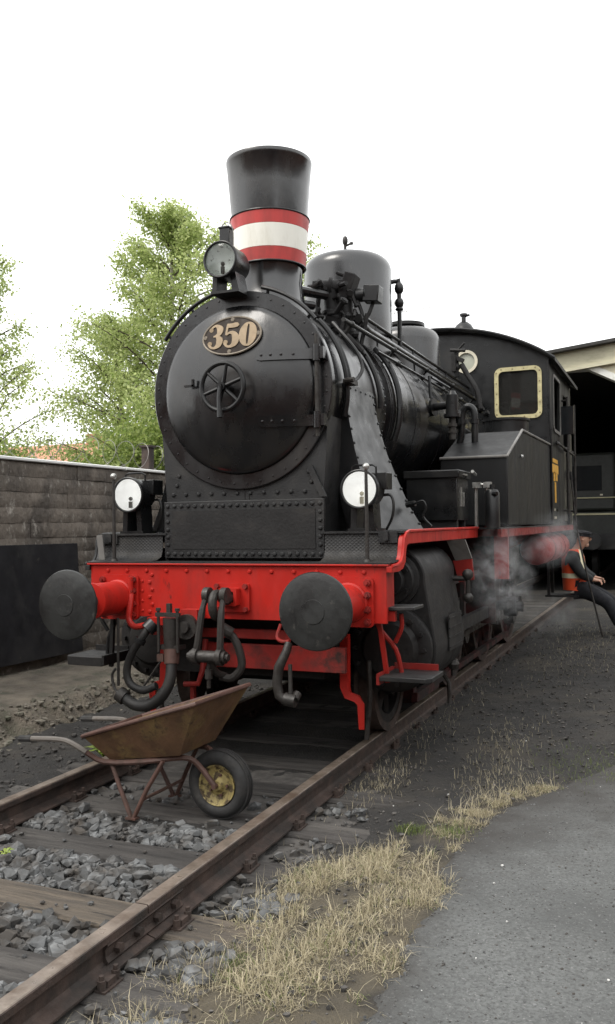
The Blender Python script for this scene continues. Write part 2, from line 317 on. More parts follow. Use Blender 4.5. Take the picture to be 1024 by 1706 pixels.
# --- smokebox, ring, door
sb = P('smokebox', 'smokebox_paint', lambda m: m.lathe([(0, 1.55), (.672, 1.55), (.672, .24), (0, .24)], (0, 0, ZC), (0, 1, 0), 72))
P('front_ring', 'smokebox_paint', lambda m: m.lathe([(.590, .262), (RS-.006, .262), (RS, .255), (RS, .206), (RS-.006, .200), (.596, .200)], (0, 0, ZC), (0, 1, 0), 96, True), sb)
P('ring_rivets', 'smokebox_paint', lambda m: [m.rivet((.662*math.cos(a), .201, ZC+.662*math.sin(a)), (0, -1, 0), .009) for a in [2*PI*(i+.5)/40 for i in range(40)]], sb, kind='stuff')
P('side_rivets', 'smokebox_paint', lambda m: [m.rivet((.672*math.cos(math.radians(a)), yy, ZC+.672*math.sin(math.radians(a))), (math.cos(math.radians(a)), 0, math.sin(math.radians(a))), .011) for yy in (.32, 1.48) for a in range(-30, 214, 6)], sb, kind='stuff')
RD, DD = .592, .125
def door_y(r): return .196-.022-DD*(1-(min(r, RD)/RD)**2.2)
dr = P('smokebox_door', 'smokebox_paint', lambda m: m.lathe([(RD, .215), (RD, .186), (RD-.006, .178)]+[(RD*k/28, door_y(RD*k/28)) for k in range(27, 0, -1)]+[(0, door_y(0))], (0, 0, ZC), (0, 1, 0), 96), smooth=50)
for z in (2.715, 2.262):
    zz = z-ZC
    def strap(m, zz=zz):
        xs = [.20+.40*i/14 for i in range(15)]; h = .037; vs, fs = [], []
        for x in xs:
            hh = h*(.75 if x < .215 else 1)
            for dz in (-hh, hh):
                y = door_y(math.hypot(x, zz+dz)) if math.hypot(x, zz+dz) < RD else .172
                vs += [(x, y-.014, ZC+zz+dz), (x, y+.004, ZC+zz+dz)]
        for i in range(14):
            a, b = i*4, i*4+4
            fs += [(a, a+2, b+2, b), (a+2, a+3, b+3, b+2), (a+1, a, b, b+1)]
        fs += [(0, 1, 3, 2), (56, 58, 59, 57)]
        m.add(vs, fs)
    st = P('hinge_strap', 'smokebox_paint', strap, dr)
    P('strap_rivets', 'smokebox_paint', lambda m, zz=zz: [m.rivet((x, door_y(math.hypot(x, zz))-.014, ZC+zz), (0, -1, 0), .011) for x in (.235, .30, .37, .45)], dr, kind='stuff')
    P('hinge_knuckle', 'smokebox_paint', lambda m, z=z: (m.cyl((.61, .145, z-.055), (.61, .145, z+.055), .026), m.span((.61, .14, z-.04), (.66, .205, z+.04))), dr)
P('hinge_rod', 'forged_steel', lambda m: m.cyl((.61, .145, 2.15), (.61, .145, 2.84), .014), dr)
P('door_latch', 'smokebox_paint', lambda m: (m.box((-.315, .045, 2.54), (.075, .02, .014)), m.box((-.285, .045, 2.56), (.014, .02, .05))), dr)
# number plate (oval) following the door
NZ = 2.874
def on_door(x, z, off): return (x, door_y(math.hypot(x, z-ZC))-off, z)
def plate(m, a, b, off, th):
    rings = []; vs, fs = [], []
    K = 48
    for q in (1, .75, .5, .25): vs += [on_door(a*q*math.cos(2*PI*k/K), NZ+b*q*math.sin(2*PI*k/K), off) for k in range(K)]
    vs.append(on_door(0, NZ, off)); vs += [on_door(a*math.cos(2*PI*k/K), NZ+b*math.sin(2*PI*k/K), off-th) for k in range(K)]
    for j in range(3): fs += [(j*K+k, j*K+(k+1) % K, (j+1)*K+(k+1) % K, (j+1)*K+k) for k in range(K)]
    fs += [(3*K+k, 3*K+(k+1) % K, 4*K) for k in range(K)]+[(k, 4*K+1+k, 4*K+1+(k+1) % K, (k+1) % K) for k in range(K)]
    m.add(vs, fs)
npl = P('number_plate', 'plate_brown', lambda m: plate(m, .226, .138, .016, .016))
P('plate_rim', 'plate_rim', lambda m: m.tube([on_door(.224*math.cos(2*PI*k/64), NZ+.136*math.sin(2*PI*k/64), .017) for k in range(64)], .0075, 6, True), npl)
def lug(m):
    for a in (0, 90, 180, 270):
        x, z = .205*math.cos(math.radians(a)), .117*math.sin(math.radians(a))
        m.lathe([(0, -.004), (.017, -.004), (.013, .004), (0, .005)], on_door(x, NZ+z, .018), (0, -1, 0), 10)
P('plate_bosses', 'plate_rim', lug, npl)
def stroke(m, pts, sub=8):
    """flat-lettering stroke: (x, z, half-width) control points, smoothed, laid on the door"""
    Q = []
    for i in range(len(pts)-1):
        p0, p1, p2, p3 = pts[max(i-1, 0)], pts[i], pts[i+1], pts[min(i+2, len(pts)-1)]
        for k in range(sub):
            t = k/sub; Q.append([.5*((2*p1[j])+(p2[j]-p0[j])*t+(2*p0[j]-5*p1[j]+4*p2[j]-p3[j])*t*t+(3*p1[j]-p0[j]-3*p2[j]+p3[j])*t**3) for j in range(3)])
    Q.append(list(pts[-1])); n = len(Q); vs, fs = [], []
    for i, (x, z, w) in enumerate(Q):
        a, b = Q[max(i-1, 0)], Q[min(i+1, n-1)]; tx, tz = b[0]-a[0], b[1]-a[1]; L = math.hypot(tx, tz) or 1; nx, nzz = -tz/L, tx/L
        for sg in (-1, 1):
            X, Z = (x+nx*(w*1.12+.001)*sg)*1.13, NZ+z+nzz*(w*1.1+.001)*sg; vs += [on_door(X, Z, .0225+.0003*(i % 2)), on_door(X, Z, .014)]
    for i in range(n-1):
        a, b = i*4, i*4+4; fs += [(a, a+2, b+2, b), (a+1, a, b, b+1), (a+2, a+3, b+3, b+2)]
    fs += [(0, 1, 3, 2), (4*n-4, 4*n-2, 4*n-1, 4*n-3)]
    m.add(vs, fs)
def blob(m, x, z, r): m.lathe([(r, -.012), (r, -.001), (0, 0)], on_door(x*1.13, NZ+z, .0235), (0, -1, 0), 14)
h = .085
def dig3(m, x):
    stroke(m, [(x-.040, h-.030, .006), (x-.020, h-.008, .006), (x+.004, h-.004, .009), (x+.030, h-.030, .019), (x+.026, .020, .014), (x+.002, .005, .006), (x-.012, .004, .004)])
    stroke(m, [(x-.006, .004, .004), (x+.012, .002, .007), (x+.034, -.025, .019), (x+.030, -.060, .017), (x+.004, -h+.005, .008), (x-.022, -h+.010, .006), (x-.042, -h+.032, .006)])
    blob(m, x-.033, h-.032, .016); blob(m, x-.034, -h+.036, .017)
def dig5(m, x):
    stroke(m, [(x-.030, h, .004), (x-.031, h-.02, .005), (x-.033, .02, .005), (x-.034, .004, .004)], 3)
    stroke(m, [(x-.034, h-.012, .013), (x, h-.013, .014), (x+.030, h-.009, .015), (x+.042, h-.002, .008)])
    stroke(m, [(x-.032, .004, .004), (x-.012, .020, .006), (x+.016, .014, .013), (x+.034, -.022, .020), (x+.028, -.060, .017), (x+.002, -h+.005, .008), (x-.024, -h+.010, .006), (x-.042, -h+.032, .006)])
    blob(m, x-.033, -h+.036, .017)
def dig0(m, x):
    K = 36
    stroke(m, [(x+.033*math.cos(2*PI*k/K), (h-.004)*math.sin(2*PI*k/K), .005+.016*abs(math.cos(2*PI*k/K))**1.5) for k in range(K+1)], 1)
for fn, x in ((dig3, -.108), (dig5, .004), (dig0, .116)): P('numeral', 'plate_gold', lambda m, fn=fn, x=x: fn(m, x), npl)
# handwheel
hw = P('door_handwheel', 'black_paint', lambda m: m.tube([(.160*math.cos(2*PI*k/48), -.055, 2.50+.162*math.sin(2*PI*k/48)) for k in range(48)], .0175, 10, True))
P('hub', 'black_paint', lambda m: (m.cyl((0, .06, 2.50), (0, -.085, 2.50), .03), m.cyl((0, -.085, 2.50), (0, -.105, 2.50), .018, n=6)), hw)
for k in range(6):
    a = math.radians(18+60*k); P('spoke', 'black_paint', lambda m, a=a: m.cyl((.02*math.cos(a), -.05, 2.5+.02*math.sin(a)), (.16*math.cos(a), -.055, 2.5+.16*math.sin(a)), .016, .012, 8), hw)
P('locking_handle', 'black_paint', lambda m: m.tube([(0, -.09, 2.50), (-.004, -.10, 2.42), (.004, -.105, 2.285)], [.016, .016, .02], 8), hw)
# handrail over the smokebox ring
for a0, a1, pp in ((38, 76, (42, 72)), (98, 146, (101, 122, 143))):
    P('smokebox_handrail', 'black_paint', lambda m, a0=a0, a1=a1, pp=pp: (m.tube(arc((0, ZC), .735, a0, a1, 14, d=.215), .015, 8), [m.cyl((.69*math.cos(math.radians(a)), .23, ZC+.69*math.sin(math.radians(a))), (.74*math.cos(math.radians(a)), .215, ZC+.74*math.sin(math.radians(a))), .012, n=6) for a in pp]))
for x in (.02, .055): P('drip_pipe', 'black_paint', lambda m, x=x: m.cyl((x, .235, 1.71), (x, .235, 1.83), .012, n=8))

# --- saddle and front plates
def saddle(m):
    top = [(-.655, 2.30)]+[( .68*math.cos(math.radians(a)), ZC+.68*math.sin(math.radians(a))) for a in range(198, 343, 6)]+[(.655, 2.30)]
    m.prism([(-.60, 1.50)]+top+[(.60, 1.50)], 'xz', .225, 1.40)
sd_ = P('smokebox_saddle', 'plate_black', saddle)
P('saddle_rivets', 'plate_black', lambda m: [m.rivet((x, .224, z), (0, -1, 0), .017) for x, z in [(-.56+.104*i, 1.785) for i in range(12)]+[(-.53, 1.85), (-.51, 1.92), (.53, 1.85), (.51, 1.92)]], sd_, kind='stuff')
P('angle_bar', 'plate_black', lambda m: [m.hexa([(s*.50, .20, 1.96), (s*.545, .20, 1.96), (s*.645, .20, 1.745), (s*.60, .20, 1.745), (s*.50, .223, 1.96), (s*.545, .223, 1.96), (s*.645, .223, 1.745), (s*.60, .223, 1.745)]) for s in (1,)], sd_)
fp = P('riveted_plate', 'plate_black', lambda m: m.span((-.618, .185, 1.325), (.632, .224, 1.733)), bevel=.004)
def fpr(m):
    for i in range(22): m.rivet((-.588+.0568*i, .184, 1.700), (0, -1, 0), .0165); m.rivet((-.588+.0568*i, .184, 1.355), (0, -1, 0), .0175)
    for i in range(5):
        for x in (-.588, .605): m.rivet((x, .184, 1.42+.0560*i), (0, -1, 0), .0165)
P('rivets', 'plate_black', fpr, fp, kind='stuff')
P('plate_panel', 'soot_black', lambda m: m.span((-.553, .180, 1.392), (.57, .1849, 1.665)), fp)

# --- buffer beam and front platform
bb = P('buffer_beam', 'red_paint', lambda m: m.span((-1.13, 0, .918), (1.125, .028, 1.283)), bevel=.003)
for s in (-1, 1): P('beam_end', 'red_paint', lambda m, s=s: m.span((s*1.10, .0285, .99), (s*1.122, .17, 1.283)), bb)
P('beam_lip', 'red_paint', lambda m: m.span((-1.15, -.022, 1.284), (1.145, .06, 1.297)), bb, bevel=.003)
def beam_rivets(m):
    for i in range(13): m.rivet((-.98+.163*i, -.001, 1.245), (0, -1, 0), .0165)
    for x in (-.63, .64):
        for i in range(6): m.rivet((x+.02*(i % 2), -.001, .955+.052*i), (0, -1, 0), .0155)
    for x in (-.69, -.96, .69, .98):
        for i in range(4): m.rivet((x, -.001, .96+.07*i), (0, -1, 0), .011)
P('rivets', 'red_paint', beam_rivets, bb, kind='stuff')
P('front_platform', 'plate_black', lambda m: m.span((-1.15, -.018, 1.2975), (1.15, .215, 1.306)))
for s in (-1, 1):
    def riser(m, s=s):
        x0, x1 = s*.636, s*1.17
        prof = [(.02, 1.3065), (.10, 1.312), (.165, 1.335), (.185, 1.38), (.19, 1.492)]
        vs = [(x, y, z) for x in (x0, x1) for y, z in prof]+[(x, y+.008, z) for x in (x0, x1) for y, z in prof]
        n = len(prof); fs = []
        for i in range(n-1): fs += [(i, i+1, n+i+1, n+i), (2*n+i, 3*n+i, 3*n+i+1, 2*n+i+1)]
        for k in (0, n): fs += [(k+i, 2*n+k+i, 2*n+k+i+1, k+i+1) for i in range(n-1)]
        fs += [(0, n, 3*n, 2*n), (n-1, 3*n-1, 4*n-1, 2*n-1)]
        m.add(vs, fs)
    P('tread_riser', 'tread_plate', riser, smooth=60)
    # running board with red edge
    rbd = P('running_board', 'plate_black', lambda m, s=s: (m.span((s*.60, .175, 1.493), (s*1.19, 2.50, 1.507)), m.span((s*.60, 2.50, 1.493), (s*1.40, 8.6, 1.507))))
    def edge(m, s=s):
        prof = [(-.02, 1.283), (.06, 1.287), (.115, 1.305), (.145, 1.345), (.158, 1.40), (.170, 1.455), (.20, 1.488), (.26, 1.499), (.5, 1.50), (2.50, 1.502)]
        low = [(-.02, 1.245), (.09, 1.246), (.155, 1.262), (.195, 1.305), (.205, 1.36), (.215, 1.39), (.235, 1.412), (.28, 1.42), (.5, 1.42), (2.50, 1.42)]
        n = len(prof); xa, xb = s*1.160, s*1.198
        vs = [(x, y, z) for x in (xa, xb) for y, z in prof]+[(x, y, z) for x in (xa, xb) for y, z in low]
        vs = [(x-(s*.03*(1-min(1, max(0, y)/.2)) if True else 0), y, z) for x, y, z in vs]
        fs = []
        for i in range(n-1): fs += [(i, i+1, n+i+1, n+i), (2*n+i, 3*n+i, 3*n+i+1, 2*n+i+1), (i, 2*n+i, 2*n+i+1, i+1), (n+i, n+i+1, 3*n+i+1, 3*n+i)]
        fs += [(0, n, 3*n, 2*n), (n-1, 3*n-1, 4*n-1, 2*n-1)]
        m.add(vs, fs)
    P('red_edge', 'red_paint' if s > 0 else 'plate_black', edge, rbd, smooth=40, bevel=.003)
    P('edge_angle', 'red_paint' if s > 0 else 'plate_black', lambda m, s=s: m.tube([(s*(1.200-(.03*(1-min(1, max(0, y)/.2)))), y, z+.002) for y, z in [(-.02, 1.285), (.06, 1.289), (.115, 1.307), (.145, 1.347), (.158, 1.40), (.170, 1.457), (.20, 1.49), (.26, 1.502), (.5, 1.503), (2.5, 1.504)]], .011, 6), rbd)
    P('red_edge', 'dark_red', lambda m, s=s: m.span((s*1.375, 2.503, 1.42), (s*1.405, 8.6, 1.492)), rbd)
    # platform rod with ball
    pr_ = P('platform_rod', 'forged_steel', lambda m, s=s: (m.cyl((s*.975, .07, 1.306), (s*.975, .07, 1.92), .014, .0105, 10), m.cyl((s*.975, .07, 1.306), (s*.975, .07, 1.325), .028, .02, 10)))
    P('ball', 'bright_steel', lambda m, s=s: m.ball((s*.975, .07, 1.928), .0235, 14), pr_)
    P('bracket_block', 'plate_black', lambda m, s=s: (m.span((s*1.02, .172, 1.43), (s*1.15, .19, 1.50)), m.span((s*1.06, .15, 1.445), (s*1.09, .172, 1.505))))
P('short_board', 'grey_plate', lambda m: (m.box((-1.125, .12, 1.40), (.05, .014, .20), ry=-.12), ))

# --- buffers
for s in (-1, 1):
    bf = P('buffer', 'red_paint', lambda m, s=s: (m.lathe([(.128, 0), (.128, .02), (.118, .03), (.118, .30), (.124, .305), (.124, .335), (.09, .34), (0, .34)], (s*.878, -.02, 1.052), (0, -1, 0), 32)))
    P('buffer_head', 'buffer_steel', lambda m, s=s: m.lathe([(0, .565), (.10, .575), (.215, .582), (.229, .590), (.231, .600), (.226, .610)]+[(.226*k/10, .612+.028*(1-(k/10)**2)) for k in range(9, -1, -1)], (s*.878, 0, 1.05), (0, -1, 0), 64), bf, smooth=40)
    P('head_boss', 'buffer_steel', lambda m, s=s: m.lathe([(.075, .632), (.07, .641), (.02, .642), (0, .6425)], (s*.878, 0, 1.05), (0, -1, 0), 32), bf)
    P('buffer_shank', 'buffer_steel', lambda m, s=s: m.lathe([(.07, .33), (.062, .40), (.062, .57)], (s*.878, 0, 1.05), (0, -1, 0), 24), bf)
    P('flange', 'red_paint', lambda m, s=s: m.prism(rrect(s*.878-.165, s*.878+.165, .895, 1.215, .03), 'xz', -.001, -.022), bf)
    P('bolts', 'dark_red', lambda m, s=s: [(m.cyl((s*.878+dx, -.022, 1.055+dz), (s*.878+dx, -.045, 1.055+dz), .024, n=6), m.cyl((s*.878+dx, -.045, 1.055+dz), (s*.878+dx, -.062, 1.055+dz), .012, n=8)) for dx in (-.128, .128) for dz in (-.125, -.045, .045, .125)], bf, kind='stuff')

# --- drawhook and screw coupling
dh = P('drawhook', 'forged_steel', lambda m: (m.tube([(.03, -.02, 1.07), (.03, -.13, 1.075), (.03, -.20, 1.105), (.03, -.265, 1.10), (.03, -.29, 1.03), (.03, -.255, .965), (.03, -.19, .955)], [.045, .047, .047, .05, .045, .04, .03], 10, smooth=4)))
P('hook_plate', 'red_paint', lambda m: m.holed(rrect(-.10, .165, .97, 1.165, .02), [rrect(-.02, .085, 1.03, 1.12, .012)], 'xz', -.002, -.022), dh)
P('hook_guide', 'red_paint', lambda m: m.holed(rrect(-.035, .10, 1.015, 1.135, .012), [rrect(-.012, .077, 1.037, 1.113, .01)], 'xz', -.022, -.085), dh)
P('plate_bolts', 'dark_red', lambda m: [m.cyl((x, -.022, z), (x, -.045, z), .018, n=6) for x in (-.075, .14) for z in (.99, 1.145)], dh, kind='stuff')
sc = P('screw_coupling', 'forged_steel', lambda m: (m.cyl((-.13, -.30, .705), (.13, -.30, .705), .040, n=14), m.cyl((-.15, -.30, .705), (.15, -.30, .705), .024, n=10)))
for x0, x1 in ((-.035, -.088), (.095, .088)):
    def link(m, x0=x0, x1=x1):
        m.tube([(x0, -.25, 1.10), (x0*.7+x1*.3, -.285, .99), (x0*.3+x1*.7, -.298, .82), (x1, -.30, .74)], [.028, .021, .019, .024], 8, smooth=3)
        m.cyl((x1-.018, -.30, .705), (x1+.018, -.30, .705), .056, n=16); m.cyl((x0-.02, -.235, 1.10), (x0+.02, -.235, 1.10), .052, n=16)
    P('link', 'forged_steel', link, sc)
P('coupling_screw', 'forged_steel', lambda m: (m.tube([(0, -.29, .70), (.02, -.24, .60), (.05, -.16, .56)], .024, 10, smooth=3), m.cyl((-.005, -.285, .66), (-.005, -.285, .50), .014, n=8), m.cyl((-.005, -.285, .62), (-.005, -.285, .56), .026, n=10)), sc)
P('lower_shackle', 'forged_steel', lambda m: (m.tube([(.05, -.18, .86), (.105, -.15, .82), (.15, -.14, .72), (.16, -.14, .62), (.10, -.16, .55), (.02, -.18, .56)], .027, 10, smooth=4), m.cyl((.04, -.18, .88), (.10, -.16, .84), .04, n=10)), sc)

# --- brake pipes and hoses
vb = P('brake_valve', 'forged_steel', lambda m: (m.cyl((-.38, -.12, .93), (-.38, -.12, .72), .062, .055, 16), m.cyl((-.27, -.06, .87), (-.27, -.13, .87), .085, n=20), m.cyl((-.27, -.13, .87), (-.27, -.16, .87), .04, n=12), m.span((-.46, -.16, .715), (-.30, -.07, .745))))
for x in (-.455, -.305): P('clamp_bar', 'forged_steel', lambda m, x=x: (m.cyl((x, -.17, .98), (x, -.17, .70), .011, n=8), m.cyl((x, -.17, .98), (x, -.17, 1.0), .018, n=6)), vb)
P('clamp_cross', 'forged_steel', lambda m: (m.box((-.38, -.17, .955), (.19, .02, .028)), m.box((-.38, -.15, .99), (.03, .03, .08))), vb)
P('valve_collar', 'rust_tube', lambda m: (m.cyl((-.37, -.14, .715), (-.36, -.16, .62), .056, .05, 16), m.box((-.44, -.16, .66), (.05, .04, .05))), vb)
h1 = P('brake_hose', 'rubber_hose', lambda m: m.tube([(-.36, -.16, .64), (-.355, -.19, .52), (-.40, -.21, .42), (-.50, -.21, .345), (-.62, -.21, .335), (-.73, -.20, .385)], .039, 12, smooth=5))
P('hose_end', 'forged_steel', lambda m: (m.tube([(-.72, -.20, .38), (-.80, -.19, .43), (-.83, -.18, .52), (-.80, -.18, .57)], [.05, .03, .014, .01], 8, smooth=4), m.cyl((-.71, -.2, .375), (-.76, -.2, .405), .054, n=12)), h1)
P('chain', 'forged_steel', lambda m: (m.cyl((-.43, -.17, .65), (-.60, -.18, .42), .008, n=6), m.cyl((-.79, -.16, .92), (-.785, -.17, .45), .010, n=6)), h1)
h2 = P('brake_hose', 'rubber_hose', lambda m: m.tube([(-.54, -.16, .86), (-.575, -.18, .80), (-.655, -.19, .69), (-.70, -.19, .57), (-.675, -.19, .475), (-.57, -.19, .435), (-.47, -.18, .47)], .027, 12, smooth=5))
P('hose_collar', 'black_paint', lambda m: (m.cyl((-.515, -.13, .89), (-.55, -.165, .845), .052, n=14), m.cyl((-.585, -.185, .785), (-.60, -.19, .76), .041, n=12)), h2)
h3 = P('brake_hose', 'forged_steel', lambda m: m.tube([(.50, -.13, .79), (.495, -.16, .74), (.45, -.18, .64), (.435, -.18, .54), (.45, -.18, .46), (.50, -.18, .43)], [.026, .028, .033, .033, .033, .033], 12, smooth=1))
P('hose_coupling', 'forged_steel', lambda m: (m.cyl((.49, -.18, .44), (.565, -.18, .43), .042, n=14), m.cyl((.555, -.18, .44), (.56, -.14, .47), .03, n=10), m.cyl((.53, -.18, .46), (.52, -.16, .66), .014, n=8)), h3)
P('hose_hanger', 'dark_red', lambda m: m.tube([(.40, -.03, .90), (.385, -.06, .82), (.43, -.09, .795), (.50, -.12, .80)], .012, 8, smooth=4), h3)
P('brake_pipe', 'red_paint', lambda m: (m.tube([(-.755, -.04, 1.08), (-.755, -.07, .97), (-.752, -.08, .90), (-.70, -.09, .855), (-.60, -.10, .87), (-.53, -.11, .88)], .022, 10, smooth=4), m.tube([(-.755, -.05, 1.20), (-.757, -.045, 1.08)], .018, 8)))
P('pipe_bracket', 'red_paint', lambda m: (m.box((-.47, -.06, .90), (.22, .11, .05)), m.box((-.26, -.05, .93), (.13, .09, .11))))

# --- frames below the beam
P('lower_cross_beam', 'dark_red', lambda m: (m.span((-.70, .10, .775), (.76, .14, .84)),), bevel=.004)
P('lower_cross_plate', 'dark_red', lambda m: m.span((-.28, .135, .565), (.79, .172, .735)), bevel=.004)
P('brake_hanger', 'dark_red', lambda m: (m.tube([(-.24, .1, .76), (-.24, .05, .55), (-.26, .02, .46), (-.36, 0, .455)], .02, 8), m.span((-.34, .05, .10), (-.31, .08, .45))))
for s in (-1, 1):
    P('frame_plate', 'soot_black', lambda m, s=s: m.prism([(.18, .92), (.18, .56), (.5, .50), (1.5, .72), (8.3, .62), (8.3, 1.49), (.225, 1.49)], 'yz', s*.60, s*.63))
    P('rail_guard', 'red_paint', lambda m, s=s: m.tube([(s*.715, .34, .80), (s*.715, .33, .44), (s*.735, .33, .385), (s*.80, .33, .365), (s*.825, .33, .33), (s*.825, .34, .16)], [.040, .040, .038, .036, .034, .026], 4))
    P('sand_pipe', 'forged_steel', lambda m, s=s: m.tube([(s*.83, .50, .60), (s*.845, .47, .35), (s*.82, .46, .06)], .018, 8))
    # steps
    zz = (1.008, .575) if s > 0 else (1.0, .60)
    stp = P('step_support', 'red_paint' if s > 0 else 'plate_black', lambda m, s=s: (m.tube([(s*1.02, .12, 1.01), (s*1.045, .14, .80), (s*1.075, .16, .52)], .020, 4), m.span((s*.95, .06, .93), (s*1.16, .10, .995)) if s > 0 else m.span((s*1.0, .06, .96), (s*1.1, .10, .995)), m.tube([(s*.985, .13, .97), (s*1.03, .16, .86), (s*1.12, .20, .73), (s*1.15, .22, .58)], .016, 8, smooth=3), m.tube([(s*1.17, .16, .97), (s*1.17, .17, .88), (s*1.12, .19, .78)], .015, 8, smooth=3)))
    if s > 0: P('step', 'plate_black', lambda m: m.box((1.11, .16, 1.010), (.36, .24, .022), ry=-.02), bevel=.004)
    st2 = P('step', 'plate_black' if s > 0 else 'soot_black', lambda m, s=s, z=zz[1]: m.prism([(s*1.06, .02), (s*1.36, .02), (s*1.395, .06), (s*1.395, .36), (s*1.06, .36)], 'xy', z-(.025 if s > 0 else .06), z+.005), bevel=.004)
    P('step_rim', 'dark_red' if s > 0 else 'soot_black', lambda m, s=s, z=zz[1]: (m.span((s*1.06, .36, z-.04), (s*1.36, .372, z+.045)), m.span((s*1.04, .02, z-.05), (s*1.06, .37, z+.02))), st2)
    P('lifting_jack' if False else 'front_stay', 'soot_black', lambda m, s=s: m.tube([(s*1.0, .30, 1.48), (s*.80, .55, 1.0)], .02, 6))

# --- lamps
def lamp(c, s, painted_refl, r=.118, tall=False):
    x, y, z = c
    lp = P('head_lamp', 'black_paint', lambda m: (m.lathe([(r*1.04, 0), (r*1.09, .0), (r*1.10, .03), (r*1.03, .035), (r*1.03, .20 if tall else .17), (r*.85, .26 if tall else .215), (0, .26 if tall else .215)], (x, y, z), (0, 1, 0), 40)))
    P('reflector', 'painted_reflection' if painted_refl else 'glow_reflector', lambda m: m.lathe([(r*1.03, .004), (r*.9, .022 if not painted_refl else .045), (r*.6, .044 if not painted_refl else .08), (r*.25, .056 if not painted_refl else .10), (0, .058 if not painted_refl else .103)], (x, y, z), (0, 1, 0), 32), lp)
    P('lens', 'lens_glass', lambda m: m.lathe([(r*1.03, .004), (r*.7, -.006), (r*.35, -.012), (0, -.014)], (x, y, z), (0, 1, 0), 32), lp)
    P('burner', 'pale_sign' if s > 0 else 'grey_plate', lambda m: (m.cyl((x+.01, y+.018, z-r*.82), (x+.01, y+.018, z-r*.42), .015, n=8), m.ball((x+.01, y+.02, z-r*.25), .016, 8)), lp)
    P('retaining_ring', 'black_paint', lambda m: m.tube([(x+r*1.05*math.cos(2*PI*k/40), y-.002, z+r*1.05*math.sin(2*PI*k/40)) for k in range(40)], .0085, 8, True), lp)
    if tall:
        P('lamp_flue', 'black_paint', lambda m: (m.span((x-.035, y+.06, z+r*.9), (x+.035, y+.13, z+r+.125)), m.span((x-.042, y+.053, z+r+.118), (x+.042, y+.137, z+r+.132))), lp, bevel=.003)
        P('handle', 'wire', lambda m: m.tube([(x-.05, y+.10, z+r*.7), (x-.052, y+.10, z+.20), (x-.035, y+.10, z+.265), (x, y+.10, z+.285), (x+.035, y+.10, z+.265), (x+.052, y+.10, z+.20), (x+.05, y+.10, z+r*.7)], .004, 6, smooth=4), lp)
        P('bracket', 'black_paint', lambda m: (m.hexa([(x-.095, y+.05, 3.185), (x-.06, y+.05, 3.185), (x-.05, y+.05, z-r*.8), (x-.085, y+.05, z-r*.6), (x-.095, y+.2, 3.185), (x-.06, y+.2, 3.185), (x-.05, y+.2, z-r*.8), (x-.085, y+.2, z-r*.6)]), m.hexa([(x+.06, y+.05, 3.185), (x+.115, y+.05, 3.185), (x+.085, y+.05, z-r*.6), (x+.05, y+.05, z-r*.8), (x+.06, y+.2, 3.185), (x+.115, y+.2, 3.185), (x+.085, y+.2, z-r*.6), (x+.05, y+.2, z-r*.8)]), m.span((x-.10, y+.04, 3.172), (x+.12, y+.25, 3.19))), lp)
    else:
        P('handle', 'black_paint', lambda m: m.tube([(x-.085, y+.10, z+r*.85), (x-.085, y+.10, z+r+.035), (x-.06, y+.10, z+r+.045), (x+.06, y+.10, z+r+.045), (x+.085, y+.10, z+r+.03), (x+.085, y+.10, z+r*.85)], .007, 6), lp)
        P('lamp_housing', 'black_paint', lambda m: m.span((x-.055, y+.10, z+.0), (x+.155, y+.235, z+r*.94)), lp, bevel=.004)
        P('bracket', 'black_paint', lambda m: (m.hexa([(x-.085, y+.05, 1.507), (x-.045, y+.05, 1.507), (x-.035, y+.05, z-r*.9), (x-.075, y+.05, z-r*.7), (x-.085, y+.2, 1.507), (x-.045, y+.2, 1.507), (x-.035, y+.2, z-r*.9), (x-.075, y+.2, z-r*.7)]), m.hexa([(x+.045, y+.05, 1.507), (x+.085, y+.05, 1.507), (x+.075, y+.05, z-r*.7), (x+.035, y+.05, z-r*.9), (x+.045, y+.2, 1.507), (x+.085, y+.2, 1.507), (x+.075, y+.2, z-r*.7), (x+.035, y+.2, z-r*.9)]), m.span((x-.1, y+.04, 1.5075), (x+.1, y+.24, 1.525))), lp)
        P('lamp_cable', 'rubber_hose', lambda m: m.tube([(x+.09, y+.18, z-.04), (x+.16, y+.17, z-.04), (x+.185, y+.16, z-.10), (x+.17, y+.17, z-.19), (x+.12, y+.2, z-.27)], .010, 6, smooth=4), lp)
    return lp
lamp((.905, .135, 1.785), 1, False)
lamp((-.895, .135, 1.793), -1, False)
tl = lamp((-.045, .02, 3.395), 0, True, r=.116, tall=True)

# --- chimney
CY = .75
ch = P('chimney', 'boiler_paint', lambda m: m.lathe([(.40, 3.04), (.33, 3.14), (.262, 3.24), (.243, 3.36), (.246, 3.50), (.2585, 3.535), (.285, 3.84), (.292, 3.90), (.308, 4.10), (.324, 4.285), (.327, 4.29), (.329, 4.315), (.326, 4.325), (.30, 4.325), (.28, 4.15), (.22, 3.4), (0, 3.35)], (0, CY, 0), (0, 0, 1), 72), smooth=45)
def rad(z): return .2575+(.290-.2575)*(z-3.52)/(3.88-3.52)
for a, b, mm in ((3.512, 3.607, 'band_red'), (3.609, 3.775, 'band_white'), (3.777, 3.870, 'band_red')):
    P('painted_band', mm, lambda m, a=a, b=b: m.lathe([(rad(a)+.0, a), (rad(a)+.0125, a), (rad(b)+.0125, b), (rad(b), b)], (0, CY, 0), (0, 0, 1), 72), ch, smooth=45)
for z in (3.507, 3.876): P('chimney_hoop', 'black_paint', lambda m, z=z: m.tube([((rad(z)+.012)*math.cos(2*PI*k/64), CY+(rad(z)+.012)*math.sin(2*PI*k/64), z) for k in range(64)], .0075, 6, True), ch)
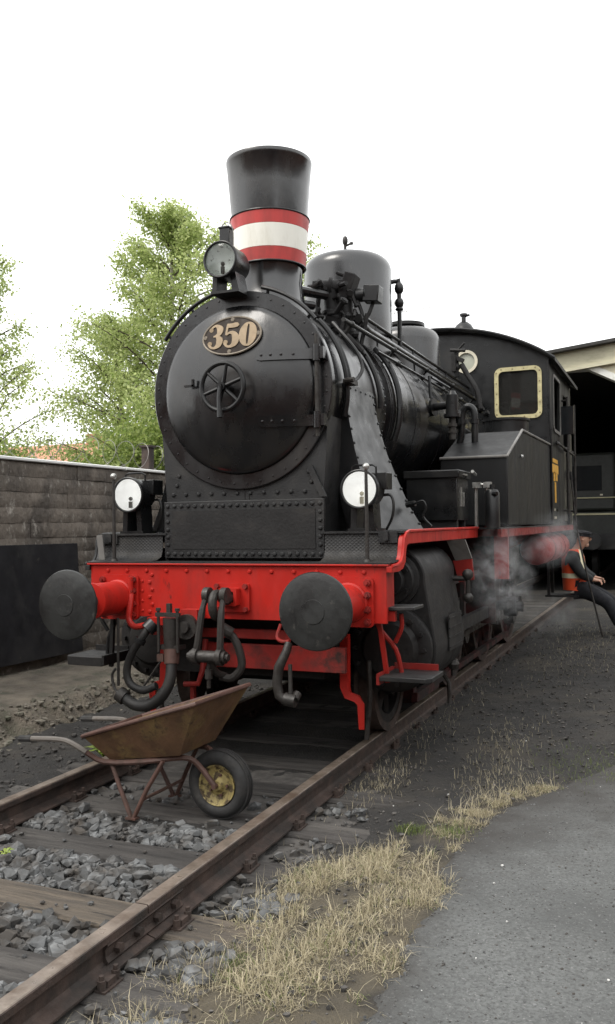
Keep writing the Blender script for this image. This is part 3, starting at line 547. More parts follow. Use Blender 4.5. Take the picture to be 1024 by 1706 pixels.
# --- boiler, domes
bo = P('boiler', 'boiler_paint', lambda m: m.lathe([(0, 1.551), (.70, 1.551), (.70, 5.82), (0, 5.82)], (0, 0, ZC), (0, 1, 0), 80))
for y in (1.60, 2.32, 3.25, 4.6): P('boiler_band', 'boiler_paint', lambda m, y=y: m.ring((0, 0, ZC), (0, 1, 0), .695, .7045, y-.022, y+.022, 80), bo)
dm = P('steam_dome', 'boiler_paint', lambda m: m.lathe([(.52, 3.04), (.455, 3.13), (.418, 3.22), (.414, 3.3), (.414, 3.93)]+[(.414-.14+.14*math.cos(math.radians(a)), 3.93+.14*math.sin(math.radians(a))) for a in range(10, 80, 10)]+[(.22, 4.095), (.12, 4.125), (0, 4.135)], (0, 2.5, 0), (0, 0, 1), 64), smooth=45)
P('dome_valve', 'forged_steel', lambda m: (m.cyl((-.02, 2.5, 4.13), (-.02, 2.5, 4.20), .014, n=8), m.ball((-.02, 2.5, 4.245), .028, 10, 1.7), m.cyl((-.02, 2.5, 4.195), (.05, 2.48, 4.205), .011, n=8), m.cyl((.05, 2.48, 4.195), (.05, 2.48, 4.215), .018, n=8)), dm)
P('relief_pipe', 'black_paint', lambda m: (m.tube([(.36, 2.72, 3.86), (.41, 2.75, 3.87), (.43, 2.75, 3.83), (.43, 2.75, 3.25)], .022, 10, smooth=2), m.ball((.43, 2.75, 3.80), .045, 12, 1.4), m.ball((.43, 2.75, 3.66), .045, 12, 1.2), m.ball((.43, 2.75, 3.60), .04, 12, .6)), dm)
sdm = P('sand_dome', 'boiler_paint', lambda m: m.lathe([(.46, 3.04), (.405, 3.16), (.395, 3.25), (.395, 3.62)]+[(.395-.16+.16*math.cos(math.radians(a)), 3.62+.15*math.sin(math.radians(a))) for a in range(10, 91, 10)]+[(0, 3.80)], (0, 4.42, 0), (0, 0, 1), 56), smooth=45)
P('sand_lid', 'black_paint', lambda m: m.lathe([(.20, 3.78), (.23, 3.80), (.23, 3.835), (.1, 3.855), (0, 3.86)], (0, 4.42, 0), (0, 0, 1), 40), sdm)

# --- steam pipe covers (flared plates down to the cylinders)
for s in (-1, 1):
    FE = [(.685, 2.56), (.692, 2.44), (.712, 2.28), (.75, 2.08), (.805, 1.86), (.86, 1.68), (.935, 1.51)]
    RE = [(.685, 2.56), (.705, 2.44), (.745, 2.28), (.81, 2.08), (.905, 1.86), (.99, 1.68), (1.10, 1.51)]
    def cover(m, s=s, FE=FE, RE=RE):
        n = 7; vs = []
        for i in range(n):
            t = i/(n-1); (x0, z), (x1, _) = FE[i], RE[i]; y0, y1 = .50, 1.13-.12*t
            vs += [(s*x0, y0, z), (s*x1, y1, z), (s*(x0-.10-.14*t), y0+.006, z), (s*(x1-.14-.2*t), y1-.006, z)]
        fs = []
        for i in range(n-1):
            a, b = 4*i, 4*i+4; fs += [(a, a+1, b+1, b), (a, b, b+2, a+2), (a+1, a+3, b+3, b+1), (a+2, b+2, b+3, a+3)]
        fs += [(0, 2, 3, 1), (4*n-4, 4*n-3, 4*n-1, 4*n-2)]
        m.add(vs, fs)
    cv = P('steam_pipe_cover', 'black_paint', cover, smooth=50)
    def cvr(m, s=s, FE=FE, RE=RE):
        for i in range(6):
            for t in (.25, .75):
                k = (i+t)/6
                for E_, y in ((FE, .515), (RE, 1.115-.12*k)): m.rivet((s*(E_[i][0]*(1-t)+E_[i+1][0]*t+.002), y, E_[i][1]*(1-t)+E_[i+1][1]*t), (s, 0, .35), .011)
        for k in range(5): m.rivet((s*.69, .60+.11*k, 2.53), (s, 0, 0), .010)
    P('rivets', 'black_paint', cvr, cv, kind='stuff')
P('drain_cock', 'black_paint', lambda m: (m.cyl((1.0, .92, 1.69), (1.07, .90, 1.70), .022, n=8), m.tube([(1.07, .90, 1.70), (1.13, .9, 1.715), (1.15, .9, 1.66), (1.13, .9, 1.60), (1.19, .9, 1.53)], .009, 6, smooth=4)))

# --- pipes and rails on the boiler
P('boiler_handrail', 'black_paint', lambda m: (m.tube([(.598, .72, 3.06), (.598, 5.80, 3.06)], .017, 10), [(m.cyl((.54, y, 2.99), (.60, y, 3.06), .014, n=8), m.ball((.598, y, 3.06), .027, 10)) for y in (.9, 2.0, 3.1, 4.2, 5.3)]))
P('boiler_handrail', 'black_paint', lambda m: (m.tube([(-.598, .72, 3.06), (-.598, 5.80, 3.06)], .017, 10), [m.cyl((-.54, y, 2.99), (-.60, y, 3.06), .014, n=8) for y in (.9, 2.0, 3.1, 4.2, 5.3)]))
P('steam_pipe', 'black_paint', lambda m: m.tube([(.47, 1.3, 3.22), (.49, 1.6, 3.16), (.49, 5.80, 3.145)], .036, 12))
P('control_rod', 'black_paint', lambda m: (m.tube([(.43, 1.7, 3.30), (.43, 5.80, 3.27)], .016, 8), [m.cyl((.43, y, 3.29), (.45, y, 3.05), .010, n=6) for y in (2.0, 3.2, 4.6)]))
P('sand_pipe_run', 'black_paint', lambda m: (m.tube([(.655, 1.35, 2.93), (.665, 2.6, 2.92), (.67, 5.8, 2.90)], .012, 8), [m.ball((.66, y, 2.92), .026, 8) for y in (1.9, 2.7, 3.5, 4.3)]))
def hug(y, a0, a1, r, rr, dy=0): return lambda m: m.tube([(r*math.cos(math.radians(a)), y+dy*(a0-a)/(a0-a1), ZC+r*math.sin(math.radians(a))) for a in [a0+(a1-a0)*i/20 for i in range(21)]], rr, 8)
P('boiler_pipe', 'black_paint', hug(1.22, 50, -4, .70, .022, .05)); P('boiler_pipe', 'black_paint', hug(1.74, 46, -22, .73, .026, -.06))
P('smokebox_pipe', 'black_paint', hug(.44, 44, -16, .715, .019, .03)); P('smokebox_pipe', 'black_paint', hug(.505, 44, 6, .71, .016, .03))
P('pipe_clip', 'forged_steel', lambda m: (m.box((.735, .47, 2.55), (.06, .15, .03)), m.cyl((.73, .38, 2.55), (.80, .36, 2.55), .018, n=8)))
P('loop_pipe', 'black_paint', lambda m: m.tube([(.52, .70, 3.04), (.62, .66, 2.93), (.72, .66, 2.80), (.76, .66, 2.68), (.745, .60, 2.60), (.73, .50, 2.56)], .013, 8, smooth=5))
P('blower_pipe', 'black_paint', lambda m: (m.tube([(.02, .62, 3.36), (.13, .85, 3.37), (.30, 1.15, 3.37)], [.022, .04, .034], 10), m.tube([(.16, .86, 3.26), (.25, 1.0, 3.26)], .032, 10)))
# --- steam air pump on the boiler shoulder
pu = P('steam_pump', 'soot_black', lambda m: (m.cyl((.16, 1.22, 3.46), (.44, 1.30, 3.46), .062, n=18), m.cyl((.12, 1.21, 3.455), (.17, 1.225, 3.46), .036, n=12), m.cyl((.29, 1.26, 3.46), (.31, 1.265, 3.46), .085, n=18), m.cyl((.20, 1.235, 3.46), (.215, 1.24, 3.46), .078, n=18)))
P('pump_head', 'soot_black', lambda m: (m.box((.445, 1.28, 3.455), (.10, .14, .21), ry=.35), m.box((.42, 1.26, 3.54), (.16, .05, .03), ry=.45)), pu, bevel=.012)
P('governor', 'black_paint', lambda m: (m.box((.64, 1.30, 3.375), (.13, .13, .13), ry=.12), m.cyl((.50, 1.29, 3.38), (.58, 1.3, 3.38), .055, n=14), m.cyl((.58, 1.3, 3.38), (.595, 1.3, 3.38), .075, n=14)), pu, bevel=.014)
P('pump_body', 'soot_black', lambda m: (m.cyl((.30, 1.26, 3.44), (.32, 1.28, 3.02), .062, .075, 16), m.cyl((.41, 1.30, 3.40), (.42, 1.32, 3.0), .055, n=14), m.cyl((.30, 1.27, 3.24), (.30, 1.27, 3.27), .085, n=16), m.box((.36, 1.26, 3.14), (.20, .16, .12), ry=.3)), pu, bevel=.006)
P('pump_bolts', 'soot_black', lambda m: [m.cyl((.31, 1.262, 3.46), (.31+.02, 1.262-.0, 3.46), .012, n=6) or m.cyl((.315+.0, 1.262+.072*math.cos(a), 3.46+.072*math.sin(a)), (.28, 1.25+.072*math.cos(a), 3.46+.072*math.sin(a)), .010, n=6) for a in [2*PI*k/8 for k in range(8)]], pu, kind='stuff')
def pump_pipes(m):
    m.tube([(.48, 1.28, 3.40), (.54, 1.27, 3.28), (.56, 1.27, 3.18), (.52, 1.25, 3.08), (.535, 1.22, 2.98), (.60, 1.2, 2.88)], .015, 8, smooth=4)
    m.tube([(.64, 1.30, 3.31), (.61, 1.28, 3.22), (.57, 1.28, 3.18)], .016, 8, smooth=3)
    m.tube([(.60, 1.27, 3.22), (.575, 1.27, 3.10), (.55, 1.25, 2.97)], .018, 8)
    m.tube([(.30, 1.18, 3.23), (.43, 1.16, 3.225), (.45, 1.15, 3.20), (.42, 1.12, 3.02), (.40, 1.1, 2.98)], .013, 8)
    m.tube([(.22, 1.20, 3.40), (.22, 1.16, 3.25), (.28, 1.10, 3.15), (.36, 1.1, 3.10)], .02, 8, smooth=3)
    m.tube([(.34, 1.22, 3.1), (.44, 1.15, 3.06), (.52, 1.12, 2.99), (.60, 1.14, 2.90)], .022, 8, smooth=3)
    for p in ((.26, 1.12, 3.20), (.46, 1.2, 3.20), (.38, 1.1, 3.12), (.52, 1.2, 3.05), (.31, 1.1, 3.06)): m.ball(p, .032, 8)
    m.tube([(.05, 1.0, 3.16), (.16, 1.02, 3.20), (.30, 1.1, 3.19)], .014, 8); m.ball((.22, 1.04, 3.20), .03, 8); m.cyl((.20, 1.02, 3.13), (.27, 1.05, 3.24), .012, n=6)
P('pump_pipes', 'soot_black', pump_pipes, pu)
def pump_fittings(m):
    r = random.Random(5)
    for _ in range(34):
        p = Vector((r.uniform(.18, .60), r.uniform(1.08, 1.30), r.uniform(2.98, 3.50)))
        if p.x > .5 and p.z > 3.35: continue
        d = Vector((r.gauss(0, 1), r.gauss(0, 1), r.gauss(0, 1))).normalized()*r.uniform(.02, .07); q = r.uniform(.010, .026)
        m.cyl(p-d, p+d, q, n=8); m.cyl(p+d*.6, p+d*.9, q*1.6, n=6)
P('pump_fittings', 'soot_black', pump_fittings, pu, kind='stuff')
# --- boiler check valve, U pipe, front cab valves
cvv = P('check_valve', 'black_paint', lambda m: (m.cyl((.68, 2.90, 2.66), (.90, 2.86, 2.67), .036, n=14), m.cyl((.70, 2.895, 2.66), (.725, 2.89, 2.66), .085, n=18), m.cyl((.90, 2.86, 2.58), (.90, 2.86, 2.76), .060, n=16), m.cyl((.90, 2.86, 2.76), (.90, 2.86, 2.80), .05, .03, 12), m.cyl((.90, 2.86, 2.55), (.90, 2.86, 2.58), .08, n=16)))
P('valve_outlet', 'forged_steel', lambda m: (m.cyl((.90, 2.86, 2.55), (.90, 2.86, 2.34), .032, n=12), m.cyl((.90, 2.86, 2.46), (.90, 2.86, 2.49), .05, n=6), m.cyl((.90, 2.86, 2.40), (.90, 2.86, 2.42), .045, n=6)), cvv)
P('valve_lever', 'black_paint', lambda m: (m.tube([(.725, 2.70, 2.93), (.74, 2.68, 2.72)], .016, 6), m.tube([(.74, 2.72, 2.92), (.77, 3.3, 2.90)], .012, 6)), cvv)
P('feed_pipe', 'black_paint', lambda m: m.tube([(.95, 2.88, 2.60), (.90, 3.05, 2.54), (.84, 3.4, 2.52), (.80, 4.2, 2.50)], .03, 10, smooth=3))
P('vent_pipe', 'black_paint', lambda m: (m.tube([(.80, 3.30, 1.90), (.83, 3.30, 2.22), (.885, 3.30, 2.40), (.895, 3.30, 2.58), (.915, 3.30, 2.67), (.96, 3.30, 2.70), (1.005, 3.30, 2.67), (1.02, 3.30, 2.58), (1.02, 3.30, 2.30)], .034, 12, smooth=4), m.cyl((1.02, 3.3, 2.53), (1.02, 3.3, 2.57), .045, n=12), m.cyl((.895, 3.3, 2.53), (.897, 3.3, 2.57), .045, n=12)))
P('gauge_valve', 'soot_black', lambda m: (m.cyl((.44, 5.1, 3.30), (.44, 5.1, 3.60), .03, n=10), m.box((.46, 5.08, 3.52), (.16, .05, .05), ry=.5), m.box((.42, 5.08, 3.45), (.05, .1, .18)), m.cyl((.38, 5.05, 3.62), (.56, 5.05, 3.60), .02, n=8), m.tube([(.50, 5.1, 3.45), (.58, 5.1, 3.30), (.68, 5.1, 3.12), (.72, 5.1, 2.9)], .032, 10, smooth=4), m.ball((.44, 5.1, 3.42), .05, 10), m.tube([(.5, 5.0, 3.62), (.57, 4.98, 3.68)], .012, 6)))
P('wash_out_plugs', 'soot_black', lambda m: [m.cyl((.60+.06*i, 5.3, 2.95-.05*i), (.66+.06*i, 5.28, 2.98-.05*i), .03, n=8) for i in range(3)], kind='stuff')

# --- toolbox
tb = P('toolbox', 'black_paint', lambda m: m.span((.745, 1.80, 1.575), (1.175, 2.22, 1.94)), bevel=.005)
P('toolbox_lid', 'black_paint', lambda m: m.span((.725, 1.775, 1.925), (1.20, 2.24, 1.99)), tb, bevel=.008)
P('lid_hasp', 'bright_steel', lambda m: (m.box((1.205, 1.98, 1.955), (.014, .14, .012)), m.box((1.18, 1.93, 1.77), (.012, .03, .16)), m.box((1.18, 2.02, 1.75), (.012, .025, .12))), tb)
for y in (1.84, 2.12): P('toolbox_runner', 'soot_black', lambda m, y=y: m.span((.76, y, 1.507), (1.16, y+.06, 1.575)), tb)
P('oil_pipes', 'bright_steel', lambda m: [(m.cyl((x, 2.48, 1.507), (x, 2.48, 1.87), .016, n=10), m.box((x+.015, 2.46, 1.885), (.07, .05, .05))) for x in (1.19, 1.285)]+[m.cyl((1.18, 2.47, 1.89), (1.30, 2.47, 1.89), .012, n=8), m.cyl((1.19, 2.48, 1.98), (1.20, 2.3, 2.0), .014, n=8)])
P('lubricator', 'black_paint', lambda m: (m.lathe([(0, 0), (.065, 0), (.065, .30), (.05, .33), (.02, .34), (.02, .38), (0, .38)], (1.345, 2.42, 1.507), (0, 0, 1), 20), m.cyl((1.36, 2.37, 1.80), (1.40, 2.35, 1.80), .02, n=8)))

# --- side tanks
for s in (-1, 1):
    wt = P('water_tank', 'tank_paint', lambda m, s=s: m.prism([(2.76, 1.52), (2.76, 2.15), (3.62, 2.465), (5.79, 2.49), (5.79, 1.52)], 'yz', s*.80, s*1.425), bevel=.012)
    P('tank_edge', 'grey_plate', lambda m, s=s: m.tube([(s*.80, 2.752, 2.155), (s*1.425, 2.752, 2.155), (s*1.43, 3.62, 2.472), (s*1.43, 5.79, 2.497)], .014, 8), wt)
    P('tank_filler', 'black_paint', lambda m, s=s: (m.cyl((s*1.12, 4.5, 2.46), (s*1.12, 4.5, 2.66), .24, n=28), m.cyl((s*1.12, 4.5, 2.66), (s*1.12, 4.5, 2.685), .26, n=28)), wt)
    P('tank_knob', 'bright_steel', lambda m, s=s: m.ball((s*1.44, 3.5, 2.20), .02, 8), wt)

# --- cab
R_ = 2.63
def roof_z(x): return 4.04-(R_-math.sqrt(max(.01, R_*R_-x*x)))
xs = [-1.43+2.86*i/28 for i in range(29)]
outer = [(-1.43, 1.51)]+[(x, roof_z(x)-.03) for x in xs]+[(1.43, 1.51)]
WIN = rrect(.80, 1.31, 2.87, 3.45, .07)
def circ(cx, cz, r, n=28): return [(cx+r*math.cos(2*PI*k/n), cz+r*math.sin(2*PI*k/n)) for k in range(n)]
cab = P('cab', 'black_paint', lambda m: m.holed(outer, [WIN, [(-x, z) for x, z in WIN], circ(.41, 3.60, .115), circ(-.41, 3.60, .115)], 'xz', 5.80, 5.83))
P('cab_back', 'black_paint', lambda m: m.holed(outer, [rrect(.55, 1.15, 2.75, 3.35, .06), rrect(-1.15, -.55, 2.75, 3.35, .06)], 'xz', 8.17, 8.20), cab)
for s in (-1, 1):
    P('cab_side', 'tank_paint', lambda m, s=s: m.holed([(5.832, 1.51), (5.832, 3.54), (8.168, 3.54), (8.168, 1.51), (7.95, 1.51), (7.95, 3.3), (7.25, 3.3), (7.25, 1.51)], [rrect(6.15, 6.85, 2.72, 3.40, .08)], 'yz', s*1.40, s*1.43), cab)
    cd = P('cab_door', 'black_paint', lambda m, s=s: m.span((s*1.38, 7.27, 1.55), (s*1.40, 7.93, 2.55)), cab)
    [P('cab_handrail', 'forged_steel', lambda m, s=s, y=y: (m.cyl((s*1.50, y, 1.65), (s*1.50, y, 3.25), .017, n=10), m.cyl((s*1.43, y, 1.7), (s*1.50, y, 1.7), .014, n=8), m.cyl((s*1.43, y, 3.2), (s*1.50, y, 3.2), .014, n=8)), cab) for y in (7.12, 8.05)]
    P('side_window_frame', 'grey_plate', lambda m, s=s: m.holed(rrect(6.12, 6.88, 2.69, 3.43, .09), [rrect(6.16, 6.84, 2.73, 3.39, .07)], 'yz', s*1.431, s*1.445), cab)
    P('wind_deflector', 'glass_dark', lambda m, s=s: m.span((s*1.435, 6.95, 2.72), (s*1.60, 6.965, 3.10)), cab)
    P('front_beading', 'black_paint', lambda m, s=s: m.tube([(s*1.425, 5.795, 3.54), (s*1.425, 5.795, 2.80), (s*1.44, 5.793, 2.68), (s*1.44, 5.80, 2.4), (s*1.435, 5.81, 1.52)], .014, 6), cab)
    P('step_rail', 'forged_steel', lambda m, s=s: (m.tube([(s*1.46, 6.2, 2.56), (s*1.50, 7.9, 2.50)], .015, 8), [m.ball((s*1.475, y, 2.54), .028, 8) for y in (6.2, 7.1, 7.9)]), cab)
P('cab_roof', 'plate_black', lambda m: m.prism([(x, roof_z(x)) for x in [-1.52+3.04*i/32 for i in range(33)]]+[(x, roof_z(x)-.045) for x in [1.52-3.04*i/32 for i in range(33)]], 'xz', 5.66, 8.42), cab, smooth=30)
P('roof_gutter', 'black_paint', lambda m: m.tube([(x, 5.655, roof_z(x)-.02) for x in [-1.52+3.04*i/32 for i in range(33)]], .022, 6), cab)
P('cab_floor', 'soot_black', lambda m: (m.span((-1.39, 5.84, 1.51), (1.39, 8.16, 1.54)), m.span((-.6, 5.84, 1.54), (.6, 6.2, 3.3))), cab)
for s in (-1, 1):
    fw_ = P('front_window', 'brass_frame', lambda m, s=s: m.holed([(s*a, b) for a, b in rrect(.765, 1.345, 2.835, 3.485, .09)], [[(s*a, b) for a, b in rrect(.815, 1.295, 2.885, 3.435, .06)]], 'xz', 5.797, 5.775), cab)
    P('window_pane', 'window_glass', lambda m, s=s: m.span((s*.80, 5.81, 2.87), (s*1.31, 5.815, 3.45)), cab)
    P('window_bolts', 'old_brass', lambda m, s=s: [m.rivet((s*x, 5.775, z), (0, -1, 0), .010, 6) for x, z in [(.79, 2.90+.13*i) for i in range(5)]+[(1.32, 2.90+.13*i) for i in range(5)]+[(.85+.14*i, 2.86) for i in range(4)]+[(.85+.14*i, 3.46) for i in range(4)]], cab, kind='stuff')
    P('round_window', 'pale_sign', lambda m, s=s: m.ring((s*.41, 5.80, 3.60), (0, -1, 0), .112, .148, .003, .022, 36), cab)
    P('round_pane', 'painted_sky_pane', lambda m, s=s: m.cyl((s*.41, 5.812, 3.6), (s*.41, 5.818, 3.6), .116, n=28), cab)
wh = P('roof_whistle', 'black_paint', lambda m: (m.lathe([(.15, 3.98), (.15, 4.05), (.10, 4.14), (.05, 4.18), (.03, 4.19), (.03, 4.25), (.05, 4.26), (.05, 4.29), (0, 4.30)], (.32, 6.1, 0), (0, 0, 1), 20), m.cyl((.32, 6.1, 4.25), (.40, 6.1, 4.27), .015, n=6)))
P('side_emblem', 'yellow_sign', lambda m: (m.box((1.433, 6.25, 2.32), (.006, .50, .05)), m.box((1.433, 6.25, 2.22), (.006, .62, .11)), m.box((1.433, 6.15, 2.12), (.006, .14, .12)), m.box((1.433, 6.38, 2.12), (.006, .14, .10)), m.box((1.433, 6.24, 1.92), (.006, .12, .26))), cab)
P('side_stencil', 'pale_sign', lambda m: [m.box((1.433, 6.15+.13*i, 1.70+.05*(j % 2)-.05*j), (.004, .08, .03)) for i in range(3) for j in range(3) if (i+j) % 4], cab)
P('coal_bunker', 'black_paint', lambda m: m.span((-1.36, 8.21, 1.51), (1.36, 9.0, 2.9)), bevel=.01)
ar = P('air_reservoir', 'red_paint', lambda m: m.lathe([(0, 5.75), (.10, 5.77), (.17, 5.83), (.19, 5.9), (.19, 8.0), (.15, 8.1), (0, 8.13)], (1.22, 0, 1.20), (0, 1, 0), 32))
for y in (6.3, 7.4): P('reservoir_strap', 'dark_red', lambda m, y=y: m.ring((1.22, 0, 1.20), (0, 1, 0), .189, .198, y, y+.04, 28), ar)

# --- cylinders
def hull(cx1, z1, r1, cx2, z2, r2, n=20):
    o = [(cx2+r2*math.cos(math.radians(a)), z2+r2*math.sin(math.radians(a))) for a in [-5+190*i/n for i in range(n+1)]]
    return o+[(cx1+r1*math.cos(math.radians(a)), z1+r1*math.sin(math.radians(a))) for a in [175+190*i/n for i in range(n+1)]]
for s in (-1, 1):
    cx = .965
    cy = P('cylinder_block', 'soot_black', lambda m, s=s: m.prism([(s*x, z) for x, z in hull(cx, .68, .315, cx+.02, 1.16, .225)], 'xz', .62, 1.52), smooth=30, bevel=.012)
    P('cylinder_cover', 'soot_black', lambda m, s=s: m.lathe([(.298, 0), (.298, .05), (.285, .06), (.21, .065), (.18, .10), (.06, .115), (0, .115)], (s*cx, .62, .68), (0, -1, 0), 48), cy)
    P('cover_bolts', 'soot_black', lambda m, s=s: [m.cyl((s*cx+.25*math.cos(a), .56, .68+.25*math.sin(a)), (s*cx+.25*math.cos(a), .525, .68+.25*math.sin(a)), .017, n=6) for a in [2*PI*k/14 for k in range(14)]], cy, kind='stuff')
    P('valve_cover', 'soot_black', lambda m, s=s: m.lathe([(.19, 0), (.19, .04), (.165, .05), (.16, .10), (.11, .11), (.105, .17), (.052, .175), (.05, .29), (.04, .30), (0, .30)], (s*(cx+.02), .62, 1.16), (0, -1, 0), 36), cy)
    P('valve_bolts', 'soot_black', lambda m, s=s: [m.cyl((s*(cx+.02)+.135*math.cos(a), .53, 1.16+.135*math.sin(a)), (s*(cx+.02)+.135*math.cos(a), .50, 1.16+.135*math.sin(a)), .015, n=6) for a in [2*PI*(k+.5)/6 for k in range(6)]], cy, kind='stuff')
    P('inspection_panel', 'soot_black', lambda m, s=s: (m.span((s*1.282, .98, .62), (s*1.290, 1.38, .88)), [m.span((s*1.29, .98, .64+.07*i), (s*1.296, 1.38, .65+.07*i)) for i in range(4)]), cy)
    P('relief_valve', 'forged_steel', lambda m, s=s: (m.cyl((s*1.33, 1.45, 1.14), (s*1.33, 1.45, .98), .018, n=8), m.ball((s*1.33, 1.45, 1.15), .045, 10), m.ball((s*1.33, 1.45, .97), .04, 10), m.cyl((s*1.20, 1.45, 1.12), (s*1.33, 1.45, 1.12), .02, n=8)), cy)
    P('support_plate', 'grey_plate', lambda m, s=s: m.hexa([(s*1.15, 1.50, 1.42), (s*1.30, 1.50, 1.42), (s*1.33, 1.60, 1.27), (s*1.20, 1.60, 1.25), (s*1.15, 1.53, 1.42), (s*1.30, 1.53, 1.42), (s*1.33, 1.63, 1.27), (s*1.20, 1.63, 1.25)]))
    P('support_bracket', 'dark_red', lambda m, s=s: m.hexa([(s*1.18, 1.60, 1.25), (s*1.33, 1.60, 1.265), (s*1.34, 1.62, 1.10), (s*1.22, 1.62, 1.08), (s*1.18, 1.63, 1.25), (s*1.33, 1.63, 1.265), (s*1.34, 1.65, 1.10), (s*1.22, 1.65, 1.08)]))
    P('motion_bracket', 'red_paint', lambda m, s=s: m.span((s*1.25, 2.98, 1.02), (s*1.38, 3.02, 1.42)))
    P('motion_plate', 'grimy_red', lambda m, s=s: m.span((s*.64, 2.985, .60), (s*1.249, 3.015, 1.42)))
    P('slide_bar', 'forged_steel', lambda m, s=s: m.span((s*.92, 1.52, .80), (s*1.01, 3.0, .845)))
    P('slide_bar', 'forged_steel', lambda m, s=s: m.span((s*.92, 1.52, .50), (s*1.01, 3.0, .545)))
    P('motion_beam', 'soot_black', lambda m, s=s: m.span((s*1.14, 1.60, .66), (s*1.19, 3.4, .76)))
    P('piston_rod', 'bright_steel', lambda m, s=s: m.cyl((s*.965, 1.5, .68), (s*.965, 2.5, .68), .036, n=12))
    P('crosshead', 'forged_steel', lambda m, s=s: (m.span((s*.90, 2.35, .55), (s*1.04, 2.68, .795)), m.cyl((s*.90, 2.5, .68), (s*1.14, 2.5, .68), .06, n=14)), bevel=.01)
    P('connecting_rod', 'forged_steel', lambda m, s=s: (m.box((s*1.09, 3.55, .60), (.04, 2.2, .10), rx=-.06), m.cyl((s*1.05, 4.62, .54), (s*1.16, 4.62, .54), .12, n=18)))
    P('coupling_rod', 'forged_steel', lambda m, s=s: (m.span((s*.90, 3.0, .46), (s*.94, 6.2, .55)), [m.cyl((s*.88, y, .505), (s*.98, y, .505), .10, n=16) for y in (3.0, 4.6, 6.2)]))
    P('valve_gear', 'grimy_red', lambda m, s=s: (m.box((s*1.1, 3.3, 1.05), (.05, .12, .5), rx=.2), m.box((s*1.08, 2.6, 1.08), (.05, 1.3, .05), rx=.03), m.box((s*1.12, 2.2, .90), (.04, .05, .5), rx=-.1), m.cyl((s*1.0, 3.3, 1.05), (s*1.2, 3.3, 1.05), .07, n=14)))
    P('sprung_hanger', 'soot_black', lambda m, s=s: (m.box((s*1.25, 3.5, .74), (.10, .35, .08)), m.cyl((s*1.22, 3.68, .70), (s*1.34, 3.68, .70), .10, n=14), m.cyl((s*1.34, 3.68, .70), (s*1.40, 3.68, .70), .05, n=10)))
    P('drain_pipe', 'forged_steel', lambda m, s=s: (m.tube([(s*1.10, 1.46, .40), (s*1.16, 1.48, .30), (s*1.17, 1.45, .14)], .018, 8), m.ball((s*1.2, 1.47, .45), .05, 8), m.cyl((s*1.2, 1.47, .36), (s*1.2, 1.47, .56), .022, n=8)))
    P('brake_rigging', 'grimy_red', lambda m, s=s: (m.box((s*.90, 1.75, .18), (.05, .7, .07)), m.box((s*.84, 1.45, .26), (.10, .09, .26), rx=.3), m.box((s*.9, 3.8, .2), (.05, 3.4, .05))))
    [P('running_board_stay', 'dark_red', lambda m, s=s, y=y: m.prism([(s*.64, 1.49), (s*1.36, 1.49), (s*1.36, 1.44), (s*.64, 1.15)], 'xz', y, y+.02)) for y in (4.2, 5.4, 6.8)]
# --- wheels
def wheel(y, R, s, ns):
    x = s*.752; wm = 'soot_black' if R < .5 else 'grimy_red'
    w = P('wheel', wm, lambda m: (m.ring((x, y, R), (1, 0, 0), R-.12, R-.055, -.05, .05, 48), m.cyl((x-.09, y, R), (x+.09, y, R), .13, n=20)))
    P('tyre', 'rail_rust', lambda m: m.lathe([(R-.06, -.06), (R, -.06 if s > 0 else -.06), (R, .06), (R-.06, .06)], (x, y, R), (1, 0, 0), 56, True), w)
    P('flange', 'rail_rust', lambda m: m.ring((x, y, R), (1, 0, 0), R-.05, R+.028, -s*.065-.014, -s*.065+.014, 56), w)
    P('spokes', wm, lambda m: [m.tube([(x, y+.1*math.cos(a), R+.1*math.sin(a)), (x, y+(R-.10)*math.cos(a), R+(R-.10)*math.sin(a))], [.042, .03], 6) for a in [2*PI*k/ns for k in range(ns)]], w)
for s in (-1, 1):
    wheel(1.05, .40, s, 9)
    for y in (3.0, 4.6, 6.2): wheel(y, .60, s, 13)
for y, z in ((1.05, .4), (3.0, .6), (4.6, .6), (6.2, .6)): P('axle', 'soot_black', lambda m, y=y, z=z: m.cyl((-.7, y, z), (.7, y, z), .08, n=14))
for nm, p0, p1 in (('frame_stretcher', (-.59, 1.2, .75), (.59, 2.0, 1.48)), ('ash_pan', (-.66, 3.35, .13), (.66, 5.6, 1.48)), ('frame_stretcher', (-.59, .25, .50), (.59, .60, 1.48)), ('frame_stretcher', (-.59, 5.7, .40), (.59, 8.3, 1.48)), ('frame_stretcher', (-.59, 2.1, .30), (.59, 2.3, 1.48)), ('brake_beam', (-.80, 2.05, .16), (.80, 2.10, .30))):
    P(nm, 'soot_black', lambda m, p0=p0, p1=p1: m.span(p0, p1))
# ================================================================== GROUND
def struct(o): o['kind'] = 'structure'; return o
g = MB(); S = 900.0
g.add([(-S, -S, -.30), (S, -S, -.30), (S, S, -.30), (-S, S, -.30)], [(0, 1, 2, 3)])
struct(bld(g, 'ground', 'cinder', smooth=0))
def lerp_tab(t, x):
    if x <= t[0][0]: return t[0][1]
    for (a, b), (c, d) in zip(t, t[1:]):
        if x <= c: return b+(d-b)*(x-a)/(c-a)
    return t[-1][1]
EDGE = [(-7, 1.95), (-3.2, 1.82), (-2.6, 1.80), (-2.2, 1.80), (-1.6, 1.75), (-1.17, 1.70), (-.5, 1.77), (-.14, 1.84), (.15, 1.98), (.59, 2.18), (1.0, 2.36), (1.6, 2.52), (2.5, 2.65), (5, 2.8), (12, 3.0), (16, 3.2)]
def edge_x(y): return lerp_tab(EDGE, y)+.06*nz(y*3.1, 4.2)+.05*nz(y*9, 1.7)+.03*nz(y*25, 8.3)
